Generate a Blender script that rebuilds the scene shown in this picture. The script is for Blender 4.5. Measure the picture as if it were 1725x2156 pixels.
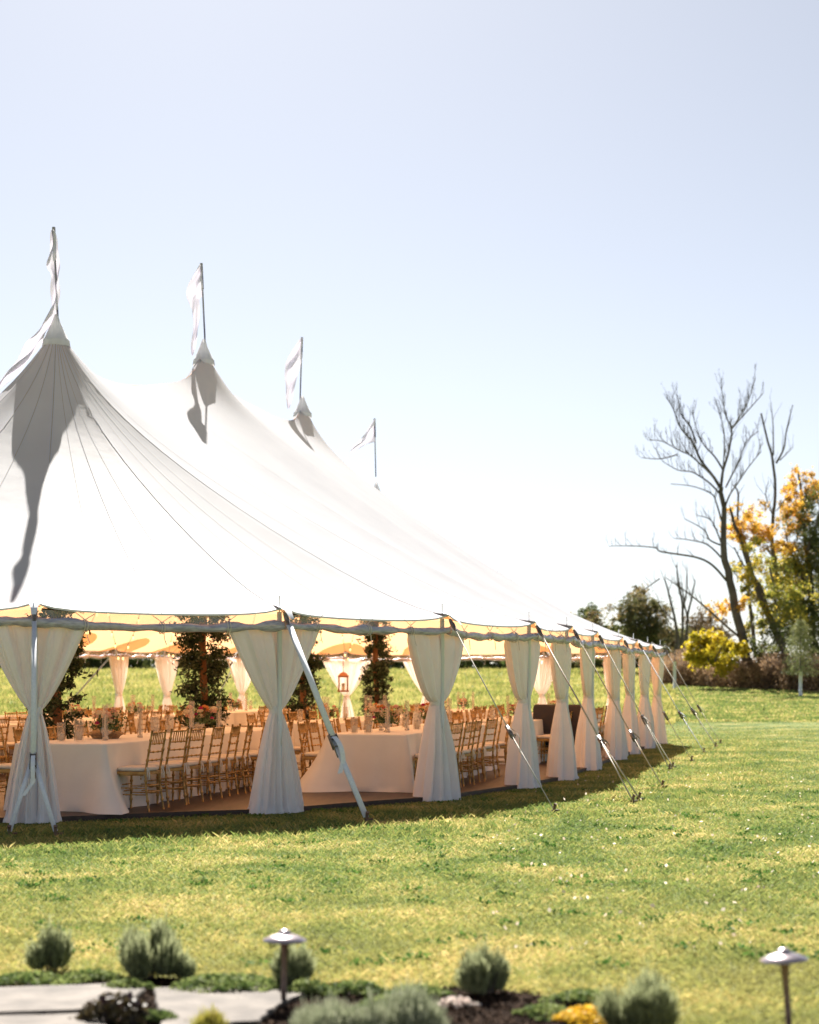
import bpy, math, random
import numpy as np
from mathutils import Vector, Matrix, noise
R = math.radians
random.seed(7); rng = np.random.default_rng(7)
sc = bpy.context.scene
for o in list(bpy.data.objects): bpy.data.objects.remove(o)
col = sc.collection

# ------------------------------------------------------------------ camera, sky, sun
F = 3500.0; CX = 862.5; HY = 1432.0; EYE = 1.67      # photograph measured on a 1725 x 2156 grid
cam = bpy.data.cameras.new('camera'); co = bpy.data.objects.new('camera', cam); col.objects.link(co)
co.location = (0, 0, EYE); co.rotation_euler = (R(90), 0, 0)
cam.sensor_fit = 'HORIZONTAL'; cam.sensor_width = 36; cam.lens = 36*F/1725
cam.shift_y = (HY-1078)/1725
cam.clip_start = 0.1; cam.clip_end = 3000
cam.dof.use_dof = True; cam.dof.focus_distance = 21.5; cam.dof.aperture_fstop = 2.0
sc.camera = co

SUN = Vector((-0.14, 1.0, 0.952)).normalized()
elev = math.asin(SUN.z)
w = bpy.data.worlds.new('World'); sc.world = w; w.use_nodes = True
nt = w.node_tree; nt.nodes.clear()
sky = nt.nodes.new('ShaderNodeTexSky'); sky.sky_type = 'NISHITA'; sky.sun_disc = False
sky.sun_elevation = elev; sky.sun_rotation = math.atan2(SUN.x, SUN.y)
sky.air_density = 0.75; sky.dust_density = 0.6; sky.ozone_density = 1.5
bg = nt.nodes.new('ShaderNodeBackground'); bg.inputs['Strength'].default_value = 0.041
wo = nt.nodes.new('ShaderNodeOutputWorld')
hs = nt.nodes.new('ShaderNodeHueSaturation'); hs.inputs['Saturation'].default_value = 0.50; hs.inputs['Value'].default_value = 0.83
nt.links.new(sky.outputs[0], hs.inputs['Color']); nt.links.new(hs.outputs[0], bg.inputs[0]); nt.links.new(bg.outputs[0], wo.inputs[0])
sl = bpy.data.lights.new('sun', 'SUN'); sl.energy = 5.0; sl.angle = R(0.5); sl.color = (1, 0.94, 0.86)
so = bpy.data.objects.new('sun', sl); col.objects.link(so)
so.rotation_euler = SUN.to_track_quat('Z', 'Y').to_euler(); so.location = (0, 0, 40)
sc.view_settings.view_transform = 'Standard'; sc.view_settings.look = 'None'
sc.view_settings.exposure = 1.85; sc.view_settings.gamma = 1
sc.cycles.max_bounces = 8; sc.cycles.transparent_max_bounces = 12; sc.cycles.transmission_bounces = 6
sc.cycles.diffuse_bounces = 6; sc.cycles.glossy_bounces = 3
sc.cycles.sample_clamp_indirect = 6
sc.cycles.caustics_reflective = False; sc.cycles.caustics_refractive = False

# ------------------------------------------------------------------ helpers
def gz(y):                                     # lie of the land: lawn level, rising behind the tent
    y = np.asarray(y, dtype=float)
    return 0.0305*4*np.logaddexp(0, (y-56)/4)*(1-np.clip((40-y)/10, 0, 1))
def gzf(y):
    return float(gz(y))
def gnd(px, py, z=0.0):                        # pixel -> point on level z
    Y = F*(EYE-z)/(py-HY); return Vector(((px-CX)*Y/F, Y, z))
def at(px, py, Y):                             # pixel -> point at depth Y
    return Vector(((px-CX)*Y/F, Y, EYE+(HY-py)*Y/F))

def tag(o, label=None, cat=None, group=None, kind=None):
    if label: o['label'] = label
    if cat: o['category'] = cat
    if group: o['group'] = group
    if kind: o['kind'] = kind
    return o
def empty(name, loc=(0, 0, 0), rz=0, **k):
    o = bpy.data.objects.new(name, None); col.objects.link(o)
    o.location = loc; o.rotation_euler = (0, 0, rz); o.empty_display_size = 0.2
    return tag(o, **k)
class MB:
    def __init__(s): s.v = []; s.f = []
    def quadgrid(s, rows, closed=False, flip=False):
        b = len(s.v); n = len(rows[0])
        for r in rows: s.v += [tuple(p) for p in r]
        m = n if closed else n-1
        for i in range(len(rows)-1):
            for j in range(m):
                a = b+i*n+j; c = b+i*n+(j+1) % n
                q = (a, c, c+n, a+n)
                s.f.append(q[::-1] if flip else q)
        return s
    def tube(s, pts, rad, n=8, caps=True):
        pts = [Vector(p) for p in pts]
        if not hasattr(rad, '__len__'): rad = [rad]*len(pts)
        rows = []; up = None
        for i, p in enumerate(pts):
            d = (pts[min(i+1, len(pts)-1)]-pts[max(i-1, 0)])
            if d.length < 1e-9: d = Vector((0, 0, 1))
            d.normalize()
            if up is None:
                up = Vector((1, 0, 0)) if abs(d.x) < 0.9 else Vector((0, 1, 0))
            a = d.cross(up)
            if a.length < 1e-6: a = d.orthogonal()
            a.normalize(); c = a.cross(d).normalized(); up = c
            up = c
            rows.append([p+(a*math.cos(2*math.pi*k/n)+c*math.sin(2*math.pi*k/n))*rad[i] for k in range(n)])
        b = len(s.v); s.quadgrid(rows, True)
        if caps:
            s.f.append(tuple(range(b, b+n))); e = b+(len(rows)-1)*n
            s.f.append(tuple(range(e+n-1, e-1, -1)))
        return s
    def box(s, c, d, M=None):
        b = len(s.v); c = Vector(c)
        for x in (-.5, .5):
            for y in (-.5, .5):
                for z in (-.5, .5):
                    p = Vector((x*d[0], y*d[1], z*d[2]))
                    if M: p = M @ p
                    s.v.append(tuple(c+p))
        for q in ((0, 1, 3, 2), (4, 6, 7, 5), (0, 4, 5, 1), (2, 3, 7, 6), (0, 2, 6, 4), (1, 5, 7, 3)):
            s.f.append(tuple(b+i for i in q))
        return s
    def lathe(s, prof, n=20, c=(0, 0, 0)):
        rows = [[(c[0]+r*math.cos(2*math.pi*k/n), c[1]+r*math.sin(2*math.pi*k/n), c[2]+z) for k in range(n)] for r, z in prof]
        return s.quadgrid(rows, True)
    def strap(s, a, b, wd, th, side=None):
        a = Vector(a); b = Vector(b); d = (b-a).normalized()
        sd = Vector(side) if side else d.cross(Vector((0, 0, 1)))
        sd = (sd-d*sd.dot(d)).normalized(); nn = d.cross(sd)
        r = []
        for p in (a, b):
            r.append([p+sd*x*wd/2+nn*y*th/2 for x, y in ((-1, -1), (1, -1), (1, 1), (-1, 1))])
        b0 = len(s.v); s.quadgrid(r, True); s.f.append((b0+3, b0+2, b0+1, b0)); s.f.append((b0+4, b0+5, b0+6, b0+7))
        return s
    def build(s, name, mat, parent=None, origin=(0, 0, 0), smooth=True, **k):
        me = bpy.data.meshes.new(name)
        ox, oy, oz = origin
        me.from_pydata([(x-ox, y-oy, z-oz) for x, y, z in s.v], [], s.f)
        me.materials.append(mat)
        if smooth: me.polygons.foreach_set('use_smooth', [True]*len(me.polygons))
        me.update()
        o = bpy.data.objects.new(name, me); col.objects.link(o)
        if parent: o.parent = parent
        else: o.location = origin
        return tag(o, **k)
def np_mesh(name, V, nper, mat, parent=None, origin=(0, 0, 0), **k):
    """V (N, nper, 3): N separate little faces of nper corners"""
    V = np.asarray(V, dtype=np.float32)-np.asarray(origin, dtype=np.float32)
    N = V.shape[0]; me = bpy.data.meshes.new(name)
    me.vertices.add(N*nper); me.vertices.foreach_set('co', V.reshape(-1))
    me.loops.add(N*nper); me.loops.foreach_set('vertex_index', np.arange(N*nper, dtype=np.int32))
    me.polygons.add(N); me.polygons.foreach_set('loop_start', np.arange(0, N*nper, nper, dtype=np.int32))
    me.polygons.foreach_set('loop_total', np.full(N, nper, dtype=np.int32))
    me.materials.append(mat); me.update(calc_edges=True)
    o = bpy.data.objects.new(name, me); col.objects.link(o)
    if parent: o.parent = parent
    else: o.location = origin
    return tag(o, **k)
def copy_tree(o, parent=None):
    c = o.copy(); col.objects.link(c); c.parent = parent
    for ch in [x for x in kids.get(o.name, [])]: copy_tree(ch, c)
    return c
kids = {}
def remember(root):
    def rec(o):
        kids[o.name] = list(o.children)
        for ch in o.children: rec(ch)
    bpy.context.view_layer.update()
    rec(root)

# ------------------------------------------------------------------ materials
def M(name, c1, c2=None, scale=5, rough=0.7, metal=0, transl=0, tcol=None, bump=0, bscale=None, detail=4,
      spec=0.5, alpha=1, obj_space=False, c3=None, sheen=0, stretch=None, contrast=(0.35, 0.65), rand=False):
    m = bpy.data.materials.new(name); m.use_nodes = True; nt = m.node_tree; N = nt.nodes; L = nt.links
    b = N['Principled BSDF']; out = N['Material Output']
    b.inputs['Roughness'].default_value = rough; b.inputs['Metallic'].default_value = metal
    b.inputs['Specular IOR Level'].default_value = spec
    b.inputs['Base Color'].default_value = (*c1, 1)
    if sheen: b.inputs['Sheen Weight'].default_value = sheen
    tc = N.new('ShaderNodeTexCoord'); vec = tc.outputs['Object']
    if not obj_space:
        g = N.new('ShaderNodeNewGeometry'); vec = g.outputs['Position']
    if stretch:
        mp = N.new('ShaderNodeMapping'); mp.inputs['Scale'].default_value = stretch
        L.new(vec, mp.inputs[0]); vec = mp.outputs[0]
    colout = None
    if c2:
        n = N.new('ShaderNodeTexNoise'); n.inputs['Scale'].default_value = scale; n.inputs['Detail'].default_value = detail
        L.new(vec, n.inputs['Vector'])
        r = N.new('ShaderNodeValToRGB'); r.color_ramp.elements[0].position = contrast[0]; r.color_ramp.elements[1].position = contrast[1]
        r.color_ramp.elements[0].color = (*c1, 1); r.color_ramp.elements[1].color = (*c2, 1)
        if c3:
            e = r.color_ramp.elements.new(0.5*(contrast[0]+contrast[1])); e.color = (*c3, 1)
        src = n.outputs['Fac']
        if rand:                                 # every leaf or blade its own tone
            g2 = N.new('ShaderNodeNewGeometry'); ad = N.new('ShaderNodeMath'); ad.operation = 'MULTIPLY_ADD'
            L.new(g2.outputs['Random Per Island'], ad.inputs[0]); ad.inputs[1].default_value = 0.3
            L.new(n.outputs['Fac'], ad.inputs[2])
            sb = N.new('ShaderNodeMath'); sb.operation = 'SUBTRACT'; L.new(ad.outputs[0], sb.inputs[0]); sb.inputs[1].default_value = 0.15
            src = sb.outputs[0]
        L.new(src, r.inputs['Fac']); L.new(r.outputs[0], b.inputs['Base Color']); colout = r.outputs[0]
    if bump:
        n2 = N.new('ShaderNodeTexNoise'); n2.inputs['Scale'].default_value = bscale or scale*4; n2.inputs['Detail'].default_value = 5
        L.new(vec, n2.inputs['Vector'])
        bp = N.new('ShaderNodeBump'); bp.inputs['Strength'].default_value = bump; bp.inputs['Distance'].default_value = 0.02
        L.new(n2.outputs['Fac'], bp.inputs['Height']); L.new(bp.outputs[0], b.inputs['Normal'])
    last = b.outputs[0]
    if transl:
        t = N.new('ShaderNodeBsdfTranslucent'); t.inputs[0].default_value = (*(tcol or c1), 1)
        if colout and not tcol: L.new(colout, t.inputs[0])
        mx = N.new('ShaderNodeMixShader'); mx.inputs[0].default_value = transl
        L.new(last, mx.inputs[1]); L.new(t.outputs[0], mx.inputs[2]); last = mx.outputs[0]
    if alpha < 1:
        t = N.new('ShaderNodeBsdfTransparent'); mx = N.new('ShaderNodeMixShader'); mx.inputs[0].default_value = alpha
        L.new(t.outputs[0], mx.inputs[1]); L.new(last, mx.inputs[2]); last = mx.outputs[0]
    L.new(last, out.inputs[0])
    return m

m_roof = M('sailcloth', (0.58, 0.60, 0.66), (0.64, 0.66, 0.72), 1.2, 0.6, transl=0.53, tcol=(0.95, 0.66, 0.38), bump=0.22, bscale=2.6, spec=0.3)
_n = m_roof.node_tree.nodes; _l = m_roof.node_tree.links; _g = _n.new('ShaderNodeNewGeometry')    # warm glow put into the inner face colour, cool shade into the outer
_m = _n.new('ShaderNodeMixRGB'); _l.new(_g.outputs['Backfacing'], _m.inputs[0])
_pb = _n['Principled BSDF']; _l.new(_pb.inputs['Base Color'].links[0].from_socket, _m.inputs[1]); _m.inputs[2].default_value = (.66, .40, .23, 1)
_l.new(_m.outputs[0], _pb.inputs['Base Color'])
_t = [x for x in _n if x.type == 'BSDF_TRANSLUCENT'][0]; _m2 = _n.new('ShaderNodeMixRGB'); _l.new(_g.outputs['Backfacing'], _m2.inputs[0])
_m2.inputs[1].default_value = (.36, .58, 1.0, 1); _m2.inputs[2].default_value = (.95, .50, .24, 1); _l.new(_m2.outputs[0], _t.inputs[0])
m_hem = M('hem tape', (.74, .74, .78), rough=.8)
m_patch = M('reinforced sailcloth', (0.60, 0.45, 0.32), rough=0.7, transl=0.6, tcol=(0.80, 0.58, 0.38))
m_seam = M('seam thread', (0.40, 0.40, 0.43), rough=0.8)
m_collar = M('canvas collar', (0.74, 0.73, 0.74), (0.82, 0.81, 0.82), 6, 0.8, bump=0.3, transl=.3)
m_flag = M('flag cloth', (0.74, 0.72, 0.78), rough=0.7, transl=0.25, tcol=(0.70, 0.66, 0.74))
m_pole = M('pole paint', (0.72, 0.74, 0.78), rough=0.4)
m_fpole = M('grey metal', (0.28, 0.28, 0.32), rough=0.4, metal=0.6)
m_white = M('white webbing', (0.76, 0.78, 0.82), (0.68, 0.70, 0.75), 30, 0.7)
m_web = M('weathered webbing', (0.60, 0.57, 0.50), (0.46, 0.43, 0.38), 15, 0.8)
m_steel = M('ratchet steel', (0.30, 0.28, 0.26), (0.15, 0.13, 0.12), 30, 0.5, metal=0.7)
m_stake = M('stake rust', (0.12, 0.07, 0.05), (0.2, 0.14, 0.1), 20, 0.8)
m_vinyl = M('clear vinyl', (0.34, 0.34, 0.44), (0.56, 0.55, 0.64), 9, 0.25, bump=0.9, bscale=11, alpha=0.9, spec=1.0, stretch=(1, 1, 4))
m_vinylw = M('clear vinyl window', (0.60, 0.58, 0.56), (0.75, 0.75, 0.75), 5, 0.15, bump=0.6, bscale=7, alpha=0.33, spec=1.0)
m_cord = M('cord', (0.66, 0.63, 0.58), rough=0.9)
m_curt = M('curtain cloth', (0.91, 0.90, 0.93), (0.95, 0.94, 0.97), 4, 0.85, transl=0.24, tcol=(0.96, 0.90, 0.82), bump=0.12, bscale=40)
m_curtf = M('backlit curtain cloth', (0.88, 0.86, 0.86), (0.92, 0.90, 0.90), 4, 0.85, transl=0.58, tcol=(0.97, 0.88, 0.80), bump=0.12, bscale=40)  # same cloth as the near curtains, made more translucent for a backlit glow
m_cloth = M('table linen', (0.78, 0.74, 0.68), (0.82, 0.78, 0.72), 3, 0.9, bump=0.1, bscale=60, sheen=0.2)
m_gold = M('gold painted wood', (0.50, 0.31, 0.11), (0.36, 0.20, 0.06), 14, 0.38, metal=0.35, obj_space=True)
m_cush = M('ivory cushion', (0.72, 0.66, 0.58), rough=0.9)
m_floor = M('stained floor', (0.032, 0.017, 0.012), (0.062, 0.034, 0.024), 2.2, 0.5, stretch=(5, 0.6, 1))
m_leafd = M('dark smilax leaf', (0.016, 0.034, 0.012), (0.05, 0.075, 0.025), 6, 0.5, transl=0.25, rand=True)
m_bark = M('uplit mast wood', (0.34, 0.14, 0.05), (0.18, 0.08, 0.035), 9, 0.8, stretch=(1, 1, 0.2), bump=0.6, bscale=14)  # amber uplighting painted into the mast colour
m_glass = M('glass', (0.5, 0.5, 0.48), rough=0.05, alpha=0.16, spec=1.0)
m_wax = M('candle wax', (0.68, 0.58, 0.44), rough=0.5, transl=0.2)
m_velvet = M('dark velvet', (0.010, 0.014, 0.032), (0.05, 0.034, 0.028), 1.3, 0.8, sheen=0.1)  # warm-lit brown and shadow navy mixed into the velvet colour
m_black = M('black leg', (0.02, 0.02, 0.025), rough=0.4)
m_bronze = M('weathered bronze', (0.12, 0.075, 0.055), (0.22, 0.15, 0.12), 20, 0.5, metal=0.6, obj_space=True)
m_copper = M('lamp hat metal', (0.48, 0.42, 0.44), (0.40, 0.34, 0.36), 15, 0.30, metal=0.85, obj_space=True)
m_barkg = M('grey bark', (0.085, 0.07, 0.06), (0.14, 0.12, 0.105), 1.5, 0.9)
m_stone = M('flagstone', (0.052, 0.041, 0.032), (0.125, 0.105, 0.086), 4.5, 0.85, bump=0.4, bscale=12)
m_mulch = M('mulch', (0.008, 0.005, 0.004), (0.030, 0.019, 0.013), 30, 1.0, spec=0.02, bump=1, bscale=50)

# lawn: green with straw patches, the same recipe for the soil sheet and the blades on it
def lawn_mat(name, k=1.0, transl=0.0, blades=False):
    m = bpy.data.materials.new(name); m.use_nodes = True; nt = m.node_tree; N = nt.nodes; L = nt.links
    b = N['Principled BSDF']; out = N['Material Output']; b.inputs['Roughness'].default_value = 0.42 if blades else 0.9
    b.inputs['Specular IOR Level'].default_value = 0.35 if blades else 0.1
    g = N.new('ShaderNodeNewGeometry')
    def nz(s, d, dist=0.0, st=None):
        n = N.new('ShaderNodeTexNoise'); n.inputs['Scale'].default_value = s; n.inputs['Detail'].default_value = d
        n.inputs['Distortion'].default_value = dist
        v = g.outputs['Position']
        if st:
            mp = N.new('ShaderNodeMapping'); mp.inputs['Scale'].default_value = st; L.new(v, mp.inputs[0]); v = mp.outputs[0]
        L.new(v, n.inputs['Vector']); return n.outputs['Fac']
    def ramp(f, stops):
        r = N.new('ShaderNodeValToRGB'); cr = r.color_ramp
        cr.elements[0].position = stops[0][0]; cr.elements[0].color = (*[x*k for x in stops[0][1]], 1)
        cr.elements[1].position = stops[-1][0]; cr.elements[1].color = (*[x*k for x in stops[-1][1]], 1)
        for p, c in stops[1:-1]:
            e = cr.elements.new(p); e.color = (*[x*k for x in c], 1)
        L.new(f, r.inputs[0]); return r.outputs[0]
    f = nz(0.8, 7, 0.4)
    fine = nz(9.0, 4); am_ = N.new('ShaderNodeMath'); am_.operation = 'MULTIPLY_ADD'; L.new(fine, am_.inputs[0]); am_.inputs[1].default_value = .26; L.new(f, am_.inputs[2])
    as_ = N.new('ShaderNodeMath'); as_.operation = 'SUBTRACT'; L.new(am_.outputs[0], as_.inputs[0]); as_.inputs[1].default_value = .13; f = as_.outputs[0]
    if blades:
        ad = N.new('ShaderNodeMath'); ad.operation = 'MULTIPLY_ADD'; L.new(g.outputs['Random Per Island'], ad.inputs[0])
        ad.inputs[1].default_value = 0.42; L.new(f, ad.inputs[2])
        sb = N.new('ShaderNodeMath'); sb.operation = 'SUBTRACT'; L.new(ad.outputs[0], sb.inputs[0]); sb.inputs[1].default_value = 0.165; f = sb.outputs[0]
    c = ramp(f, [(0.22, (0.070, 0.110, 0.035)), (0.42, (0.120, 0.170, 0.045)), (0.55, (0.185, 0.222, 0.058)), (0.68, (0.30, 0.28, 0.090)), (0.88, (0.52, 0.41, 0.19))])
    # the strip by the flower bed is drier
    sx = N.new('ShaderNodeSeparateXYZ'); L.new(g.outputs['Position'], sx.inputs[0])
    mr = N.new('ShaderNodeMapRange'); mr.inputs[1].default_value = 9.2; mr.inputs[2].default_value = 14.5
    mr.inputs[3].default_value = 0.38; mr.inputs[4].default_value = 0.0; L.new(sx.outputs[1], mr.inputs[0])
    mu = N.new('ShaderNodeMath'); mu.operation = 'MULTIPLY'; L.new(mr.outputs[0], mu.inputs[0]); L.new(nz(1.3, 3), mu.inputs[1])
    mix = N.new('ShaderNodeMixRGB'); L.new(mu.outputs[0], mix.inputs[0]); L.new(c, mix.inputs[1])
    mix.inputs[2].default_value = (0.60*k, 0.42*k, 0.17*k, 1)
    L.new(mix.outputs[0], b.inputs['Base Color']); last = b.outputs[0]
    if transl:
        t = N.new('ShaderNodeBsdfTranslucent'); L.new(mix.outputs[0], t.inputs[0])
        mx = N.new('ShaderNodeMixShader'); mx.inputs[0].default_value = transl
        L.new(last, mx.inputs[1]); L.new(t.outputs[0], mx.inputs[2]); last = mx.outputs[0]
    elif True:
        n2 = N.new('ShaderNodeTexNoise'); n2.inputs['Scale'].default_value = 22; n2.inputs['Detail'].default_value = 6
        L.new(g.outputs['Position'], n2.inputs['Vector'])
        bp = N.new('ShaderNodeBump'); bp.inputs['Strength'].default_value = 0.9; bp.inputs['Distance'].default_value = 0.04
        L.new(n2.outputs['Fac'], bp.inputs['Height']); L.new(bp.outputs[0], b.inputs['Normal'])
    L.new(last, out.inputs[0]); return m
m_lawn = lawn_mat('lawn soil and thatch', 0.75)
m_blade = lawn_mat('grass blades', 1.24, 0.45, True)

# ------------------------------------------------------------------ tent plan
C1 = Vector((-5.53, 26.0)); ang = R(14); U = Vector((math.sin(ang), math.cos(ang))); NN = Vector((U.y, -U.x))
LR = 19.8
def W(s, w_, z=0.0): return Vector((C1.x+U.x*s+NN.x*w_, C1.y+U.y*s+NN.y*w_, z))
def SW(x, y): r = Vector((x-C1.x, y-C1.y)); return r.dot(U), r.dot(NN)
POL = [(-6.9, 0.0), SW(-4.35, 19.3), SW(-1.62, 20.7), SW(0.45, 22.9), SW(1.84, 25.6)]
POL += [(s, 7.5) for s in (3.6, 6.8, 10.8, 13.6, 16.7, 19.9)]
POL += [(24.1, 5.75), (26.2, 3.38), (27.0, -0.5), (26.4, -2.93), (24.2, -5.67), (21.4, -7.0), (19.0, -7.45)]
POL += [(s, -7.5) for s in (15.6, 12.2, 8.8, 5.4, 1.8)]
POL += [(-1.6, -6.6), (-4.3, -5.1), (-6.3, -2.8)]
NP = len(POL); EAVE = 2.50
def bound(t):
    t = t % NP; i = int(t) % NP; f = t-int(t)
    a = Vector(POL[i]); b = Vector(POL[(i+1) % NP]); p = a.lerp(b, f)
    ctr = Vector((min(max(p.x, 0), LR), 0)); inn = (ctr-p).normalized()
    sag = 4*f*(1-f)
    p = p+inn*0.07*sag-inn*0.10
    z = EAVE-0.03*sag
    return p, z
RK = [6.3, 6.38, 6.75, 7.62, 7.45, 7.62, 6.75, 6.3, 6.2]
def ridge(s):
    u_ = min(max(s, 0), LR-1e-6)/3.3; i = int(u_); t = u_-i; a, b, c, d = RK[i], RK[i+1], RK[i+2], RK[min(i+3, 8)]
    return ((1-t)**3*a+(3*t**3-6*t*t+4)*b+(-3*t**3+3*t*t+3*t+1)*c+t**3*d)/6
def wof(s): return -0.17*min(max(s/13.2, 0), 1)
PK = [(0.0, 0.0, 0.66, 0.90), (6.6, wof(6.6), 0.58, 0.42), (13.2, wof(13.2), 0.55, 0.42), (19.8, wof(19.8), 0.40, 0.5)]
PKTOP = [7.05, 7.98, 7.98, 6.72]
def hgt(s, w_, v, ze):
    z = ze+(ridge(min(max(s, 0), LR))-ze)*(1-v)**1.22
    for a, b, h, r in PK:
        z += h*math.exp(-max(math.hypot(s-a, w_-b)-0.15, 0)/r)*(1-v)
    return z
def surf(t, v, off=0.0):
    p, ze = bound(t); f = Vector((min(max(p.x, 0), LR), wof(p.x))); q = f.lerp(p, v)
    f_ = t % 1; off += 0.07*(math.exp(-f_/0.07)+math.exp(-(1-f_)/0.07))*max(v, 0)**14; wr = 0.018*noise.noise(Vector((t*2.2, v*3, 0)))*min(1, 4*(1-v))
    return W(q.x, q.y, hgt(q.x, q.y, v, ze)+off+wr)

# ------------------------------------------------------------------ setting: ground
def ground_mesh():
    ys = [-30, -10, 0, 4, 8, 12, 16, 20, 26, 32, 40, 45, 48, 50, 52, 54, 56, 58, 60, 62, 65, 70, 75, 80, 90, 100, 110, 120, 130, 138, 142, 150, 170, 220, 400, 900]
    xs = [-900, -300, -120, -60, -30, -15, -8, -4, 0, 4, 8, 15, 30, 60, 120, 300, 900]
    def z(x, y):
        b = gzf(min(y, 140)); return b-0.02*max(0, y-142)+(0.04*noise.noise(Vector((x*.2, y*.2, 0))) if y > 50 else 0)
    return MB().quadgrid([[(x, y, z(x, y)) for x in xs] for y in ys], flip=False)
ground_mesh().build('lawn', m_lawn, kind='structure')

floor = MB(); ring = []
for i in range(NP*3):
    p, _ = bound(i/3); c = Vector((min(max(p.x, 0), LR), 0)); q = p+(c-p).normalized()*0.12; ring.append(q)
b0 = [W(q.x, q.y, 0.0) for q in ring]; b1 = [W(q.x, q.y, 0.07) for q in ring]
floor.quadgrid([b0, b1], True); n0 = len(floor.v); floor.v += [tuple(p) for p in b1]; floor.f.append(tuple(range(n0, n0+len(b1))))
floor.build('wooden_floor', m_floor, smooth=False, kind='structure')
FZ = 0.07

# ------------------------------------------------------------------ the tent
tent = empty('sailcloth_tent', W(0, 0, 0), label='big white sailcloth marquee with four pointed peaks, open sides, standing on the lawn', cat='tent')
TO = tuple(W(0, 0, 0))
VS = [0.0, .012, .025, .04, .055, .075, .1, .13, .16, .2, .25, .3, .36, .42, .5, .58, .66, .74, .82, .88, .93, .97, 1.0]
ND = 14
rows = [[surf(j/ND, v) for j in range(NP*ND)] for v in VS]
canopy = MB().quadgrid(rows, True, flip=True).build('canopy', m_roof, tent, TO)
# hem of the canopy: a short doubled edge that turns down
hem = MB().quadgrid([[surf(j/ND, 1.0)+Vector((0, 0, dz)) for j in range(NP*ND)] for dz in (0.0, -0.022)], True).build('hem', m_hem, canopy, TO)
sm = MB()
def seamline(j, wd):
    t = j/ND; L = [surf(t, v, .004) for v in VS[1:]]
    rws = []
    for i, c in enumerate(L):
        d = (L[min(i+1, len(L)-1)]-L[max(i-1, 0)]).normalized(); sd = d.cross(Vector((0, 0, 1))).normalized()*wd
        nn_ = sd.cross(d).normalized(); nn_ = nn_ if nn_.z > 0 else -nn_
        rws.append([c-sd+nn_*.002, c+sd+nn_*.002])
    sm.quadgrid(rws)
for j in range(0, 57, 7): seamline(j, 0.006 if j % 14 == 0 else 0.005)
for j in (18, 24, 32, 38): seamline(j, 0.003)
for t in range(5, 14): seamline(t*ND, .003)
for t in range(NP-5, NP): seamline(t*ND, .005)
sm.build('seam', m_seam, canopy, TO)
for i in range(NP):
    p, z = bound(i); q = Vector(POL[i]); c = W(q.x, q.y)
    pm = MB(); pm.tube([W(q.x, q.y, -0.05), W(q.x, q.y, 2.52)], 0.03, 8)
    pm.tube([W(q.x, q.y, 2.5), W(q.x, q.y, 2.72)], 0.008, 6)
    pm.build('side_pole', m_pole, tent, TO)
    # reinforcing batwing under the canopy at each pole top
    rr = []
    for k in range(13):
        a = -1+2*k/12; tt = i+a*0.30
        vin = 0.135*math.sqrt(max(0, 1-a*a))
        rr.append([surf(tt, 1-vin*x, -0.02) for x in (0.02, .25, .5, .75, 1)])
    MB().quadgrid(rr).build('reinforcing_patch', m_patch, tent, TO)
    # small outer cap and tongue pulled toward the guy strap
    out = (q-Vector((min(max(q.x, 0), LR), 0))).normalized()
    ou = Vector((NN.x*out.y+U.x*out.x, NN.y*out.y+U.y*out.x, 0)); tg = Vector((-ou.y, ou.x, 0))
    P = W(q.x, q.y, 2.60)
    e0 = surf(i, .965, .012); e1 = surf(i, 1.0, .012); dn = Vector((0, 0, -1))
    g = MB(); g.quadgrid([[e0-tg*.01, e0+tg*.01], [e1-tg*.09, e1+tg*.09], [e1+ou*.10-tg*.05+dn*.05, e1+ou*.10+tg*.05+dn*.05], [e1+ou*.20-tg*.025+dn*.16, e1+ou*.20+tg*.025+dn*.16]])
    g.build('corner_tongue', m_white, tent, TO)
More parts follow.
